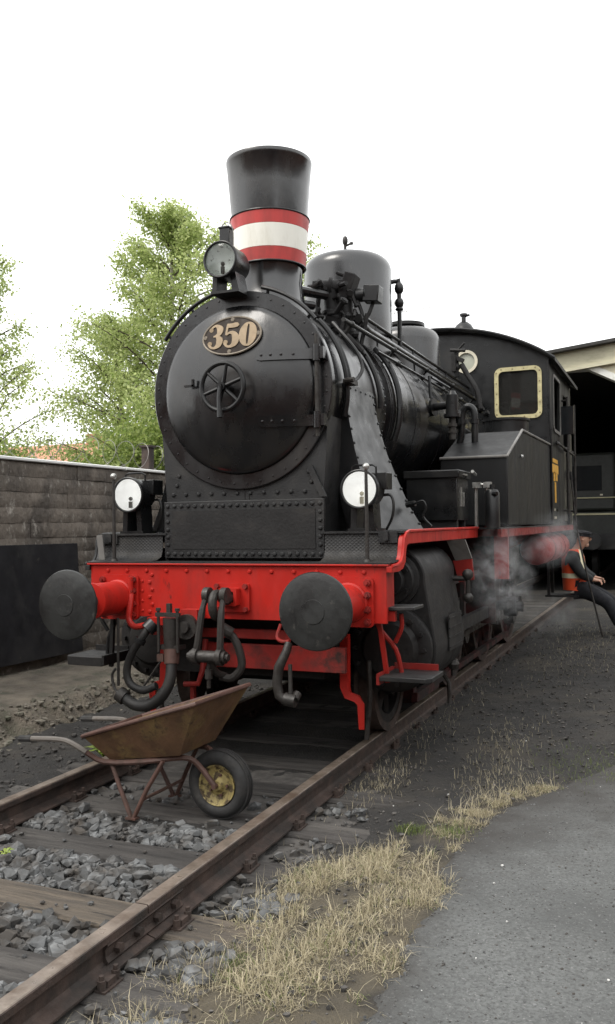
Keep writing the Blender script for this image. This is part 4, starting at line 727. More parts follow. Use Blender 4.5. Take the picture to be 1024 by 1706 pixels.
def ground_z(x, y):
    z = -.150+.016*fbm(x*1.7, y*1.7, 3)+.010*fbm(x*9, y*9, 5)
    if abs(x) < 1.3: z -= .020*(1-max(0, (abs(x)-1.0)/.3))*(1 if y < -.6 else max(.15, 1-(y+.6)/1.2))
    if x > 1.0: z += .018*min(1, (x-1.0)/.6)
    if y > .3: z += .022*min(1, (y-.3)/1.0)
    d = x-edge_x(y)
    if d > .05 and y < 11.9: z -= .05*min(1, (d-.05)/.15)
    if abs(x) < .68 and y > -.6: z -= .02
    return z
def grid(name, mat_, fz, x0, x1, y0, y1, st, keep=None):
    nx, ny = int((x1-x0)/st), int((y1-y0)/st); ids = {}; vs, fs = [], []
    for j in range(ny+1):
        for i in range(nx+1):
            x, y = x0+i*st, y0+j*st; vs.append((x, y, fz(x, y)))
    for j in range(ny):
        for i in range(nx):
            if keep and not keep(x0+(i+.5)*st, y0+(j+.5)*st): continue
            a = j*(nx+1)+i; fs.append((a, a+1, a+nx+2, a+nx+1))
    m = MB(); m.v, m.f = vs, fs
    return bld(m, name, mat_, smooth=80, recalc=False)
cg = struct(grid('cinder_ground', 'cinder', ground_z, -2.6, 6.5, -5.0, 17.0, .06))
def asph(x, y):
    d = x-edge_x(y); t = max(0.0, min(1.0, d/.07+.3)); t = t*t*(3-2*t)
    return -.17+t*.050+.006*fbm(x*.9, y*.9, 7)+.0022*fbm(x*26, y*26, 9, 2)
ap = struct(grid('asphalt_path', 'asphalt', asph, 1.4, 7.0, -5.2, 12.0, .04, lambda x, y: x > edge_x(y)-.08))
at_ = ap.data.attributes.new('soil', 'FLOAT', 'POINT'); sv = []
for v in ap.data.vertices:
    x, y = v.co.x, v.co.y; wd = .10 if y < -1.3 else .10+.9*min(1, (y+1.3)/1.8)+.5*max(0, min(2, y))
    q = math.exp(-max(0, x-edge_x(y))/wd)*1.15+.28*fbm(x*4, y*4, 11)+.22*fbm(x*13, y*13, 12)-.14; sv.append(max(0.0, min(.92, q)))
at_.data.foreach_set('value', sv)
# earth bank on the left, broken edge towards the track
def bank_z(x, y):
    e = -2.02-.10*nz(y*1.3, .3)-.10*nz(y*4, 2.2)-.05*nz(y*11, 5); t = max(0, min(1, (e-x)/.30)); t = t*t*(3-2*t)
    return -.175+t*(.215+.03*min(1, max(0, (-2.3-x)/1.2)))+(.035*fbm(x*5, y*5, 1)+.022*fbm(x*14, y*14, 2))*(.35+.65*(1-abs(2*t-1)))
struct(grid('earth_bank', 'bank_dirt', bank_z, -3.9, -1.75, -3.0, 12.0, .045))

# ================================================================== TRACK
track = thing('railway_track', 'rusty standard gauge railway track with worn wooden sleepers running under the locomotive', 'railway track', (0, 0, -.15))
RX = .7535
RAIL = [(-.065, -.14), (.065, -.14), (.065, -.13), (.02, -.118), (.009, -.105), (.009, -.045), (.034, -.034), (.036, -.006), (.030, 0), (-.030, 0), (-.036, -.006), (-.034, -.034), (-.009, -.045), (-.009, -.105), (-.02, -.118), (-.065, -.13)]
for s in (-1, 1):
    for y0, y1 in ((-9, -2.254), (-2.246, 40)):
        r = MB().prism([(s*RX+x, z) for x, z in RAIL], 'xz', y0, y1)
        ro = bld(r, 'rail', 'rail_rust', track, smooth=0)
        bld(MB().prism([(s*RX-.029, .0005), (s*RX+.029, .0005), (s*RX+.0345, -.005), (s*RX+.029, .0018), (s*RX-.029, .0018), (s*RX-.0345, -.005)], 'xz', y0, y1), 'running_surface', 'rail_steel', ro, smooth=0)
    fpm = MB()
    for q in (-1, 1):
        fpm.prism([(s*RX+q*a, b) for a, b in ((.0095, -.11), (.030, -.116), (.034, -.108), (.022, -.09), (.022, -.06), (.034, -.044), (.030, -.037), (.0095, -.047))], 'xz', -2.53, -1.97)
    fo = bld(fpm, 'fishplate', 'rail_rust', track, smooth=0)
    bm_ = MB()
    for y in (-2.46, -2.32, -2.18, -2.04):
        for q in (-1, 1): bm_.cyl((s*RX+q*.02, y, -.077), (s*RX+q*.05, y, -.077), .019, n=6)
    bld(bm_, 'fishplate_bolts', 'rail_rust', fo, kind='stuff')
SY = [-4.5, -3.88, -3.22, -2.60, -2.06, -1.42, -.78, -.16, .46, 1.08, 1.70]+[2.32+.62*i for i in range(20)]
def sleeper_mesh(seed):
    r = random.Random(seed); m = MB(); n = 14; vs, fs = [], []
    for i in range(n+1):
        x = -1.25+2.5*i/n
        w = .122+.008*nz(x*2, seed); t = .004*nz(x*3, seed+5); e = .010*r.random() if i in (0, n) else 0
        for q in ((-w, -.17), (-w, -.012+t), (-w+.016, t), (-.02+.01*nz(x*4, seed+9), t-.002-.004*r.random()), (.03, t-.003*r.random()), (w-.016, t), (w, -.012+t), (w, -.17)): vs.append((x+(e if i == 0 else -e), q[0]+.006*nz(x*1.5, seed+2), q[1]))
    for i in range(n):
        for k in range(8): a, b = i*8+k, i*8+(k+1) % 8; fs.append((a, b, b+8, a+8))
    fs += [tuple(range(8)), tuple(n*8+k for k in reversed(range(8)))]
    m.v, m.f = vs, fs; return m
protos = [bld(sleeper_mesh(k+1), 'sleeper', 'wood_sleeper', track, smooth=25) for k in range(4)]
clip = MB()
clip.span((-.11, -.06, 0), (.11, .06, .010))
for q in (-1, 1):
    for yy in (-.045, .045):
        clip.cyl((q*.085, yy, .01), (q*.085, yy, .045), .017, n=6); clip.cyl((q*.085, yy, .045), (q*.085, yy, .062), .010, n=6)
    clip.span((q*.055, -.028, .012), (q*.10, .028, .035))
clip_o = None
for i, y in enumerate(SY):
    p = protos[i] if i < 4 else protos[i % 4].copy()
    if i >= 4: col.objects.link(p)
    p.location = (rnd.uniform(-.03, .03), y, -.147); p.rotation_euler = (0, rnd.uniform(-.004, .004), rnd.uniform(-.02, .02))
    if abs(y+2.06) < .01:
        p.data = p.data.copy(); p.data.materials[0] = M['wood_pale']
    if y < 9:
        for s in (-1, 1):
            if clip_o is None: clip_o = clip.build('rail_chair', 'rail_rust', smooth=30); c = clip_o
            else: c = clip_o.copy(); col.objects.link(c)
            c.parent = p; c.location = (s*RX-p.location.x, 0, .147)

# ================================================================== BALLAST
def stone_mesh(seed, sub=1):
    bm = bmesh.new(); bmesh.ops.create_icosphere(bm, subdivisions=sub, radius=1.0); r = random.Random(seed)
    ax = [Vector((r.gauss(0, 1), r.gauss(0, 1), r.gauss(0, 1))).normalized() for _ in range(9)]; cut = [r.uniform(.42, .8) for _ in ax]
    for v in bm.verts:
        for a, c in zip(ax, cut):
            d = v.co.dot(a)
            if d > c: v.co -= a*(d-c)
        v.co.x *= 1.25; v.co.z *= .8
    me = [tuple(v.co) for v in bm.verts], [tuple(v.index for v in f.verts) for f in bm.faces]; bm.free(); return me
STN = [stone_mesh(k, 2 if k < 4 else 1) for k in range(14)]
ballast = struct(grid('ballast_bed', 'dark_stone', lambda x, y: -.168+.014*fbm(x*10, y*10, 4), -.70, 1.14, -4.4, .3, .05))
def sleeper_gap(y): return min(abs(y-s) for s in SY)
spots = []
def zone(x, y):
    """how much clean stone lies at this spot"""
    if abs(x) < .68: return 1.0 if y < -1.05 else (.25 if y < -.6 else .05)
    if .84 < x < 1.2: return .75 if y < -1.75 else .12
    return 0
rb = random.Random(11); tries = 0
while len(spots) < 4200 and tries < 60000:
    tries += 1; x, y = rb.uniform(-.69, 1.2), rb.uniform(-3.6, 0)
    if rb.random() > zone(x, y) or (sleeper_gap(y) < .135 and rb.random() > .035): continue
    on = sleeper_gap(y) < .125
    spots.append((x, y, (.009+.034*rb.random()**1.5) if not on else rb.uniform(.008, .016), on))
camv = Vector((2.81, -5.37, 1.557))
def shown(x, y):
    d = Vector((x, y, -.12))-camv; k = d.dot(fw); u = 512+1470.59*d.dot(r2)/k; v = 853-1470.59*d.dot(u2)/k
    return (0 < u < 1024 and 0 < v < 1706), 1/k
spots.sort(key=lambda q: -q[2]*shown(q[0], q[1])[1]*(1 if shown(q[0], q[1])[0] else 0))
loose = MB(); STM = {}
for i, (x, y, r, on) in enumerate(spots):
    k = rb.randrange(14); z = (-.146+r*.35) if on else -.190+r*.5+rb.uniform(0, .032)
    rot = Matrix.Rotation(rb.uniform(0, 6.28), 3, 'Z') @ Matrix.Rotation(rb.uniform(-.6, .6), 3, 'X'); sc_ = r*rb.uniform(.85, 1.25)
    vs, fs = STN[k]
    if i < 290:
        if k not in STM:
            m = MB(); m.v, m.f = list(vs), list(fs); o = m.build('stone', 'ballast_stone', smooth=15); STM[k] = o
        else: o = STM[k].copy(); col.objects.link(o)
        o.parent = ballast; o.matrix_local = Matrix.Translation((x, y, z)) @ rot.to_4x4() @ Matrix.Scale(sc_, 4)
    else: loose.add([tuple(rot @ (Vector(v)*sc_)+Vector((x, y, z))) for v in vs], fs)
lo = bld(loose, 'ballast_stones', 'ballast_stone', ballast, smooth=15, kind='stuff')
# small cinders and pebbles over the yard
def pebbles(name, mat_, n, fn, label, cat, seed):
    r = random.Random(seed); m = MB()
    for _ in range(n):
        x, y, z, s_ = fn(r); vs, fs = STN[4+r.randrange(10)]; rot = Matrix.Rotation(r.uniform(0, 6.28), 3, 'Z')
        m.add([tuple(rot @ (Vector(v)*s_)+Vector((x, y, z))) for v in vs], fs)
    o = bld(m, name, mat_, smooth=28); o['kind'] = 'stuff'; tag(o, label, cat); return o
mat('grit_stone', (.062, .058, .053), .9, var=.4, scale=14, bump=.3, rand=.75, island=True)
def yard(r):
    while True:
        y = -3.4+13*r.random()**1.6; x = r.uniform(.82, 3.4)
        if x < edge_x(y)-.02 and not (y < -1.0 and x > 1.7): break
    s_ = .004+.016*r.random()**3; return x, y, ground_z(x, y)+s_*.3, s_
pebbles('cinder_pebbles', 'grit_stone', 6500, yard, 'dark cinders scattered over the yard right of the track', 'cinders', 21)
def leftyard(r):
    y = r.uniform(-2.2, 3.0); x = r.uniform(-1.95, -.83); s_ = .005+.025*r.random()**3; return x, y, ground_z(x, y)+s_*.3, s_
pebbles('cinder_pebbles', 'dark_stone', 1300, leftyard, 'dark cinders strewn between the left rail and the bank', 'cinders', 22)
def rubble(r):
    y = r.uniform(-2.0, 4.0); x = -2.02+r.gauss(-.10, .13); s_ = .010+.032*r.random()**2; return x, y, bank_z(x, y)+s_*.25, s_
mat('rubble_stone', (.15, .135, .11), .95, var=.4, scale=9, bump=.4, dirt=(.06, .065, .04), dscale=6)
pebbles('bank_rubble', 'rubble_stone', 900, rubble, 'broken rubble along the edge of the earth bank', 'rubble', 23)
def chips(r):
    y = -4.2+5.2*r.random()**1.2; x = edge_x(y)+.02+2.6*r.random()**1.25; s_ = .0028+.006*r.random()**3; return x, y, asph(x, y)-s_*.1, s_
mat('white_chip', (.55, .55, .53), .8, var=.2, bump=.1)
pebbles('asphalt_grit', 'ballast_stone', 11000, chips, 'fine grey grit lying on the asphalt', 'grit', 24)
def whites(r):
    y = r.uniform(-3.2, 2.0); x = r.uniform(1.0, 3.4); s_ = .002+.006*r.random()**3; z = asph(x, y) if x > edge_x(y) else ground_z(x, y); return x, y, z+s_*.4, s_
pebbles('white_grit', 'white_chip', 70, whites, 'scattered white chips on asphalt and cinders', 'grit', 25)

# ================================================================== GRASS
def blades(name, mat_, n, fn, label, seed, h0, h1, lean):
    r = random.Random(seed); vs, fs = [], []
    for _ in range(n):
        x, y, z, k = fn(r); a = r.uniform(0, 2*PI); L = r.uniform(h0, h1)*k; w = r.uniform(.0007, .0017); ln = .15+(lean-.15)*r.random()**.8
        dx, dy = math.cos(a), math.sin(a); px, py = -dy*w, dx*w; c = r.uniform(0, 2*PI); ex, ey = math.cos(c), math.sin(c); b = len(vs)
        p1 = (x+dx*L*.45*ln, y+dy*L*.45*ln, z+L*.5*(1.15-ln*.5)); p2 = (p1[0]+(dx*.7+ex*.3)*L*.6*ln, p1[1]+(dy*.7+ey*.3)*L*.6*ln, p1[2]+L*.45*(1.1-ln))
        vs += [(x-px, y-py, z-.01), (x+px, y+py, z-.01), (p1[0]-px*.8, p1[1]-py*.8, p1[2]), (p1[0]+px*.8, p1[1]+py*.8, p1[2]), p2]
        fs += [(b, b+1, b+3, b+2), (b+2, b+3, b+4)]
    m = MB(); m.v, m.f = vs, fs; o = bld(m, name, mat_, smooth=0, recalc=False); o['kind'] = 'stuff'; tag(o, label, 'grass'); return o
WEST = [(-4, .95), (-2.5, 1.10), (-2.0, 1.06), (-1.3, 1.16), (-.95, 1.45), (-.3, 1.66), (.2, 1.88), (.6, 2.2)]
def tuft(r):
    while True:
        y = -3.6+4.0*r.random()**.8; w, e = lerp_tab(WEST, y), edge_x(y)+.02
        x = r.uniform(w-.16, e+.05); d = nz(x*3.2, y*3.2, 2)*1.0+nz(x*10, y*10, 4)*.9+.44-max(0, w-x)*3.5-max(0, x-e+.03)*6
        if y > -1.0: d -= .38
        if r.random() < d: return x, y, max(ground_z(x, y), asph(x, y) if x > edge_x(y)-.03 else -1)+.004, (.4+.75*max(0, min(1, d))*r.choice((.5, 1, 1.1)))*(1 if y < -1.0 else .6)
blades('dry_grass', 'dry_grass', 15500, tuft, 'dry yellow grass growing along the edge of the asphalt', 31, .02, .12, 2.2)
blades('dry_grass', 'dry_grass', 900, lambda r: (lambda t: (t[0], t[1], t[2], 1))(tuft(r)), 'taller dead stalks rising from the dry grass strip', 36, .08, .2, 1.3)
blades('verge_grass', 'green_grass', 1300, tuft, 'green blades mixed into the dry grass strip', 37, .02, .10, 1.7)
def patch(r):
    cx, cy, sx, sy = r.choice([(1.62, 1.25, .14, .5), (1.75, .35, .12, .25), (1.7, 5.8, .3, 1.3), (1.55, 8.2, .3, 1.2), (1.0, -3.0, .12, .3), (1.0, .2, .1, .3), (.98, 1.2, .1, 1.5)])
    x, y = r.gauss(cx, sx), r.gauss(cy, sy); return x, y, ground_z(x, y), .5+.3*r.random()
blades('dry_grass', 'dry_grass', 2600, patch, 'thin dry grass on the cinders beside the right rail', 32, .04, .12, 1.1)
def green(r):
    cx, cy, sx, sy = r.choice([(2.25, .95, .22, .28), (2.25, .95, .22, .28), (1.66, -.62, .05, .06), (1.17, -2.3, .04, .05), (1.45, -.65, .04, .04)])
    x, y = r.gauss(cx, sx), r.gauss(cy, sy); z = max(ground_z(x, y), asph(x, y) if x > edge_x(y)-.05 else -1); return x, y, z, .5+.3*r.random()
blades('green_grass', 'green_grass', 1500, green, 'low green grass patch beside the asphalt edge', 33, .03, .08, 1.0)
def bankgrass(r):
    y = r.uniform(-1.5, 3.5); x = -2.05+r.gauss(-.02, .13); return x, y, bank_z(x, y), .4+.5*r.random()
blades('bank_grass', 'green_grass', 500, bankgrass, 'sparse short grass on the broken bank edge', 34, .02, .06, 1.0)
at_ = cg.data.attributes.new('straw', 'FLOAT', 'POINT'); sv = []
for v in cg.data.vertices:
    x, y = v.co.x, v.co.y; q = 0.0
    if -4.2 < y < .5 and .8 < x < 2.6:
        w, e = lerp_tab(WEST, y), edge_x(y); q = .75-max(0, w-x)*5-max(0, x-e)*5+.6*nz(x*4, y*4, 2)+.5*nz(x*13, y*13, 4)-(.4 if y > -1 else 0)
    q = max(q, .45*nz(x*1.1, y*.8, 30)+.25*nz(x*5, y*5, 31)-.05 if x > 1.0 else 0); sv.append(max(0.0, min(.8, q)))
at_.data.foreach_set('value', sv)
def weed(name, c, n, h_, label, group=None):
    t = thing(name, label, 'weed', c, group); r = random.Random(int(abs(c[0])*1000)); vs, fs = [], []
    for k in range(n):
        a = 2*PI*k/n+r.uniform(-.3, .3); L = h_*r.uniform(.7, 1.1); dx, dy = math.cos(a), math.sin(a); w = L*.2; b = len(vs); z0 = h_*.25*r.random()
        vs += [(c[0], c[1], c[2]+z0), (c[0]+dx*L*.5-dy*w, c[1]+dy*L*.5+dx*w, c[2]+z0+L*.5), (c[0]+dx*L, c[1]+dy*L, c[2]+z0+L*.45), (c[0]+dx*L*.5+dy*w, c[1]+dy*L*.5-dx*w, c[2]+z0+L*.48)]
        fs.append((b, b+1, b+2, b+3))
    m = MB(); m.v, m.f = vs, fs; bld(m, 'leaves', 'weed_leaf', t, smooth=0, recalc=False)
    bld(MB().cyl((c[0], c[1], c[2]-.03), (c[0], c[1], c[2]+h_*.4), .004, n=5), 'stem', 'green_grass', t)
weed('weed_plant', (-1.05, .02, -.13), 16, .13, 'small bright green weed behind the wheelbarrow handle')
weed('weed_plant', (-.42, -1.72, -.14), 7, .05, 'tiny yellow green weed among the ballast near the left sleeper')

# ================================================================== WHEELBARROW (pointing to the right, between the rails)
W0 = Vector((.338, -.778, -.146)); ph = math.radians(-2)
bx_ = Matrix.Translation(W0) @ Matrix.Rotation(ph, 4, 'Z')
wbr = thing('wheelbarrow', 'rusty brown steel wheelbarrow with black tyre standing on the track', 'wheelbarrow', tuple(W0))
def B(name, m_, fn, parent=None, **k):
    mb = MB(bx_); fn(mb); return bld(mb, name, m_, parent or wbr, **k)
z_ = .146
def tray(m):
    rim = [(-.76, -.30, .325+z_), (.03, -.315, .575+z_), (.03, .315, .575+z_), (-.76, .30, .325+z_)]; bot = [(-.66, -.17, .165+z_), (-.15, -.20, .245+z_), (-.15, .20, .245+z_), (-.66, .17, .165+z_)]
    t = .006; ri = [(x+(.010 if x < -.5 else -.012), y*.965, z) for x, y, z in rim]; bi = [(x, y*.97, z+t) for x, y, z in bot]
    m.add(rim+bot+ri+bi, [(0, 1, 5, 4), (1, 2, 6, 5), (2, 3, 7, 6), (3, 0, 4, 7), (4, 5, 6, 7), (8, 12, 13, 9), (9, 13, 14, 10), (10, 14, 15, 11), (11, 15, 12, 8), (15, 14, 13, 12), (0, 8, 9, 1), (1, 9, 10, 2), (2, 10, 11, 3), (3, 11, 8, 0)])
tr = B('tray', 'rust_tray', tray, smooth=20)
B('rolled_rim', 'rust_tube', lambda m: m.tube([(-.76, -.30, .325+z_), (.03, -.315, .575+z_), (.03, .315, .575+z_), (-.76, .30, .325+z_)], .0125, 8, True), tr)
for q in (-1, 1):
    ln = -1.22 if q < 0 else -1.21
    fr = B('frame_tube', 'rust_tube', lambda m, q=q: m.tube([(-.76, q*.27, .225+z_), (-.66, q*.22, .165+z_), (-.40, q*.19, .185+z_), (-.17, q*.13, .215+z_), (-.10, q*.085, .17+z_), (-.005, q*.065, .055+z_)], .0165, 8, smooth=3))
    B('handle', 'grey_tube', lambda m, q=q: m.tube([(-.755, q*.272, .225+z_), (-.85, q*.29, .275+z_), (-.93, q*.295, .290+z_), (-1.08, q*.295, .282+z_), (-1.17, q*.295, .275+z_)], .0165, 8, smooth=3), fr)
    B('grip', 'tyre_rubber', lambda m, q=q: m.tube([(-1.15, q*.295, .276+z_), (-1.24, q*.295, .270+z_)], .020, 8), fr)
    B('leg', 'rust_tube', lambda m, q=q: m.tube([(-.63, q*.20, .165+z_), (-.56, q*.215, .03+z_), (-.475, q*.225, -.135+z_), (-.455, q*.225, -.140+z_), (-.37, q*.215, .03+z_), (-.27, q*.19, .20+z_)], .0135, 8))
    B('foot', 'rust_tube', lambda m, q=q: m.box((-.465, q*.225, .006), (.07, .045, .012)))
B('leg_brace', 'rust_tube', lambda m: m.cyl((-.40, -.215, -.03+z_), (-.40, .215, -.03+z_), .010, n=8))
wc = (0, 0, .196)
wl_ = B('wheel', 'yellow_rim', lambda m: m.lathe([(.108, -.045), (.118, -.050), (.118, -.040), (.095, -.03), (.07, -.022), (.045, -.030), (.03, -.05), (0, -.05)], wc, (0, 1, 0), 36))
B('rim_back', 'yellow_rim', lambda m: m.lathe([(.118, .05), (.10, .03), (.03, .05), (0, .05)], wc, (0, 1, 0), 36), wl_)
B('tyre', 'tyre_rubber', lambda m: (m.lathe([(.152+.047*math.cos(2*PI*k/16), .056*math.sin(2*PI*k/16)) for k in range(16)], wc, (0, 1, 0), 48, True), [m.ring(wc, (0, 1, 0), .190, .2005, h0, h0+.012, 48) for h0 in (-.028, -.006, .016)]), wl_)
B('axle', 'rust_tube', lambda m: m.cyl((0, -.085, .196), (0, .085, .196), .014, n=10), wl_)
B('hub_bolts', 'rust_tube', lambda m: [m.cyl((.06*math.cos(a), -.026, .196+.06*math.sin(a)), (.06*math.cos(a), -.038, .196+.06*math.sin(a)), .008, n=6) for a in [2*PI*k/5 for k in range(5)]], wl_, kind='stuff')
def heap(m):
    n = 14; vs, fs = [], []
    for i in range(n+1):
        for j in range(n+1):
            u, v = i/n, j/n; x = -.68+.60*u; y = (-.225-.03*u)+(.45+.06*u)*v; e = math.sin(PI*u)*math.sin(PI*v); edge = .275+.165*u
            vs.append((x, y, z_+edge-.03+.11*e**.6+.030*fbm(x*14, y*14, 3)))
    for i in range(n):
        for j in range(n): a = i*(n+1)+j; fs.append((a, a+n+1, a+n+2, a+1))
    k0 = len(vs); vs.append((-.38, 0, z_+.22)); m.add(vs, fs)
    bd = [i*(n+1) for i in range(n+1)]+[n*(n+1)+j for j in range(1, n+1)]+[i*(n+1)+n for i in range(n-1, -1, -1)]+[j for j in range(n-1, 0, -1)]
    m.f += [(bd[i], bd[(i+1) % len(bd)], k0) for i in range(len(bd))]
hb = MB(bx_); heap(hb); ho = bld(hb, 'ash_heap', 'ash', smooth=60); ho['kind'] = 'stuff'; tag(ho, 'heap of dark ash and clinker lying in the wheelbarrow', 'ash')

# ================================================================== WALL ON THE LEFT
wall = thing('yard_wall', 'weathered grey brown block wall with a white cap behind the left buffer', 'wall', (-3.6, 3.0, 0))
bld(MB().span((-3.78, -1.6, -.1), (-3.512, 12.0, 2.262)), 'mortar_core', 'wall_joint', wall, smooth=0)
def block_mesh(seed, L, H):
    r = random.Random(seed); m = MB(); nx, nz_ = 12, 3; vs, fs = [], []
    for i in range(nx+1):
        for k in range(nz_+1):
            ed = (i in (0, nx)) or (k in (0, nz_))
            vs.append((.012+(.004*r.random() if not ed else -.006-.006*r.random())+.006*nz(i*.7, k*.9, seed), (i/nx-.5)*L+(.004*r.uniform(-1, 1) if ed else 0), (k/nz_-.5)*H+(.004*r.uniform(-1, 1) if ed else 0)))
    b0 = len(vs)
    for i in range(nx):
        for k in range(nz_): a = i*(nz_+1)+k; fs.append((a, a+nz_+1, a+nz_+2, a+1))
    bd = [i*(nz_+1) for i in range(nx+1)]+[nx*(nz_+1)+k for k in range(1, nz_+1)]+[i*(nz_+1)+nz_ for i in range(nx-1, -1, -1)]+list(range(nz_-1, 0, -1))
    vs += [(-.04, vs[q][1], vs[q][2]) for q in bd]; n = len(bd)
    fs += [(bd[i], b0+i, b0+(i+1) % n, bd[(i+1) % n]) for i in range(n)]
    m.v, m.f = vs, fs; return m
CH = .162; BP = []
for k in range(14):
    z = -.005+CH*(k+.5); y = -1.6-rnd.uniform(0, 1.3)
    while y < 12.0:
        L = 1.42
        if y+L > -1.55:
            i = len(BP)
            if i < 8: o = bld(block_mesh(i+3, L-.004, CH-.003), 'block', 'wall_block', wall, smooth=30)
            else: o = BP[rnd.randrange(8)].copy(); col.objects.link(o)
            BP.append(o); o.location = Vector((-3.5+rnd.uniform(-.006, .006), y+L/2, z))-Vector((-3.6, 3.0, 0)) if i >= 8 else Vector((-3.5, y+L/2, z))
        y += L
for i in range(8): BP[i].location = BP[i].location-Vector((-3.6, 3.0, 0))
for i in range(8):  # prototypes were built round the world origin, shift their mesh back to it
    for v in BP[i].data.vertices: v.co += Vector((-3.6, 3.0, 0))
for a, b in ((-1.6, 3.92), (3.935, 7.2), (7.215, 12.0)):
    bld(MB().prism([(-3.80, 2.264), (-3.47, 2.264), (-3.462, 2.272), (-3.462, 2.292), (-3.47, 2.30), (-3.80, 2.31)], 'xz', a, b), 'wall_cap', 'cap_metal', wall, smooth=0)
sheet = bld(MB().hexa([(-3.40, 2.93, .16), (-3.40, -.6, .20), (-3.465, -.6, 1.40), (-3.465, 2.93, 1.38), (-3.412, 2.93, .16), (-3.412, -.6, .20), (-3.477, -.6, 1.40), (-3.477, 2.93, 1.38)]), 'dark_sheet', 'dark_sheet', smooth=0, bevel=.003)
tag(sheet, 'large dark metal sheet leaning on the block wall', 'metal sheet')
# coiled wire on the wall
for y0, y1, lab in ((1.2, 3.0, 'coil of barbed wire on the wall top at the left edge'), (3.3, 5.6, 'tangled coil of barbed wire on the wall near the left lamp')):
    m = MB(); pts = []; n = int((y1-y0)*70)
    for i in range(n):
        t = i/n; a = t*(y1-y0)/.36*2*PI; r = .17+.03*nz(t*9, y0); pts.append((-3.6+r*math.cos(a), y0+(y1-y0)*t+.05*nz(t*20, 7), 2.47+r*math.sin(a)))
    m.tube(pts, .0035, 5)
    t_ = bld(m, 'barbed_wire', 'wire', smooth=40); tag(t_, lab, 'barbed wire', 'wire coils on the wall')
for y, lab in ((1.45, 'rusty brown post stub on the wall top at the left edge'), (4.62, 'rusty brown post stub on the wall top beside the smokebox')):
    m = MB(); m.span((-3.66, y-.06, 2.31), (-3.54, y+.06, 2.60)); m.span((-3.68, y-.08, 2.60), (-3.52, y+.08, 2.63))
    tag(bld(m, 'post_stub', 'rail_rust', bevel=.004), lab, 'post', 'post stubs on the wall')

# ================================================================== TREES
def tree(name, label, base, H, spread, nleaf, seed, leaf, lmat, group, bare=.25, nb=26, lean=(0, 0), droop=.5):
    r = random.Random(seed); t = thing(name, label, 'tree', base, group); b = Vector(base)
    tp = [b+Vector((lean[0]*q+.12*nz(q*3, seed), lean[1]*q+.12*nz(q*3, seed+4), H*.96*q)) for q in [i/10 for i in range(11)]]
    tk = MB(); tk.tube(tp, [.055*H/4*(1-i/10.6)+.012 for i in range(11)], 9); bld(tk, 'trunk', 'bark', t)
    br = MB(); tips = []
    def at(q): f = q*10; i = min(9, int(f)); return tp[i].lerp(tp[i+1], f-i)
    for k in range(nb):
        q = bare+(1-bare)*(k+.5)/nb; a = k*2.4+r.uniform(-.4, .4); p0 = at(q)
        prof = spread(q); L = prof*r.uniform(.7, 1.08); rise = L*(.55+.5*q)*r.uniform(.7, 1.2)
        pts = [p0+Vector((math.cos(a+.25*nz(j*.6, k))*L*j/5, math.sin(a+.25*nz(j*.6, k))*L*j/5, rise*(j/5)**.85-.10*L*(j/5)**3)) for j in range(6)]
        br.tube(pts, [.022*(1-j/6)+.004 for j in range(6)], 5)
        for j in range(1, 6):
            for _ in range(3):
                a2 = a+r.uniform(-1.4, 1.4); l2 = L*.32*r.uniform(.5, 1.2); e = pts[j]+Vector((math.cos(a2)*l2, math.sin(a2)*l2, l2*r.uniform(-droop, .7)))
                br.tube([pts[j], pts[j].lerp(e, .5)+Vector((0, 0, .06*l2)), e], [.007, .005, .002], 4); tips.append((pts[j], e))
        tips.append((pts[3], pts[5]))
    for j in range(5): tips.append((tp[9], tp[10]+Vector((r.gauss(0, .12), r.gauss(0, .12), r.uniform(0, .25)))))
    bld(br, 'branches', 'twig', t)
    vs, fs = [], []
    for _ in range(nleaf):
        p, e = tips[r.randrange(len(tips))]; c = p.lerp(e, r.random()**.7*1.08)+Vector((r.gauss(0, .11), r.gauss(0, .11), r.gauss(-.06, .12)))
        s_ = leaf*r.uniform(.6, 1.25); d = Vector((r.gauss(0, 1), r.gauss(0, 1), r.gauss(-.6, .7))).normalized(); w = d.cross(Vector((r.gauss(0, 1), r.gauss(0, 1), r.gauss(0, 1)))).normalized()*s_*.36; d *= s_; n = len(vs)
        vs += [tuple(c), tuple(c+d*.45+w), tuple(c+d), tuple(c+d*.45-w)]; fs.append((n, n+1, n+2, n+3))
    m = MB(); m.v, m.f = vs, fs; bld(m, 'crown', lmat, t, smooth=0, recalc=False)
    return t
tree('birch_tree', 'tall light green birch beyond the wall left of the smokebox', (-7.15, 11.2, -.3), 8.9, lambda q: 3.15*(1-q)**.72*min(1, .6+q*1.6)+.22, 52000, 5, .072, 'birch_leaf', 'trees beyond the wall', .17, 46)
tree('birch_tree', 'sparse birch cut off by the left edge of the photo', (-12.2, 11.0, -.3), 8.8, lambda q: 1.9*(1-q)**.7*min(1, .3+q*1.6)+.2, 11000, 8, .08, 'birch_leaf', 'trees beyond the wall', .34, 28)
tree('birch_tree', 'thin birch top showing between the chimney and the steam dome', (-5.0, 13.0, -.3), 8.9, lambda q: 1.5*(1-q)**.7+.2, 6000, 12, .075, 'birch_leaf', 'trees beyond the wall', .3, 24)
tree('birch_tree', 'shorter rounded birch forming the left shoulder of the tall birch', (-8.75, 11.6, -.3), 6.7, lambda q: 1.65*(1-q)**.55*min(1, .55+q*1.6)+.25, 19000, 17, .072, 'birch_leaf', 'trees beyond the wall', .25, 30)
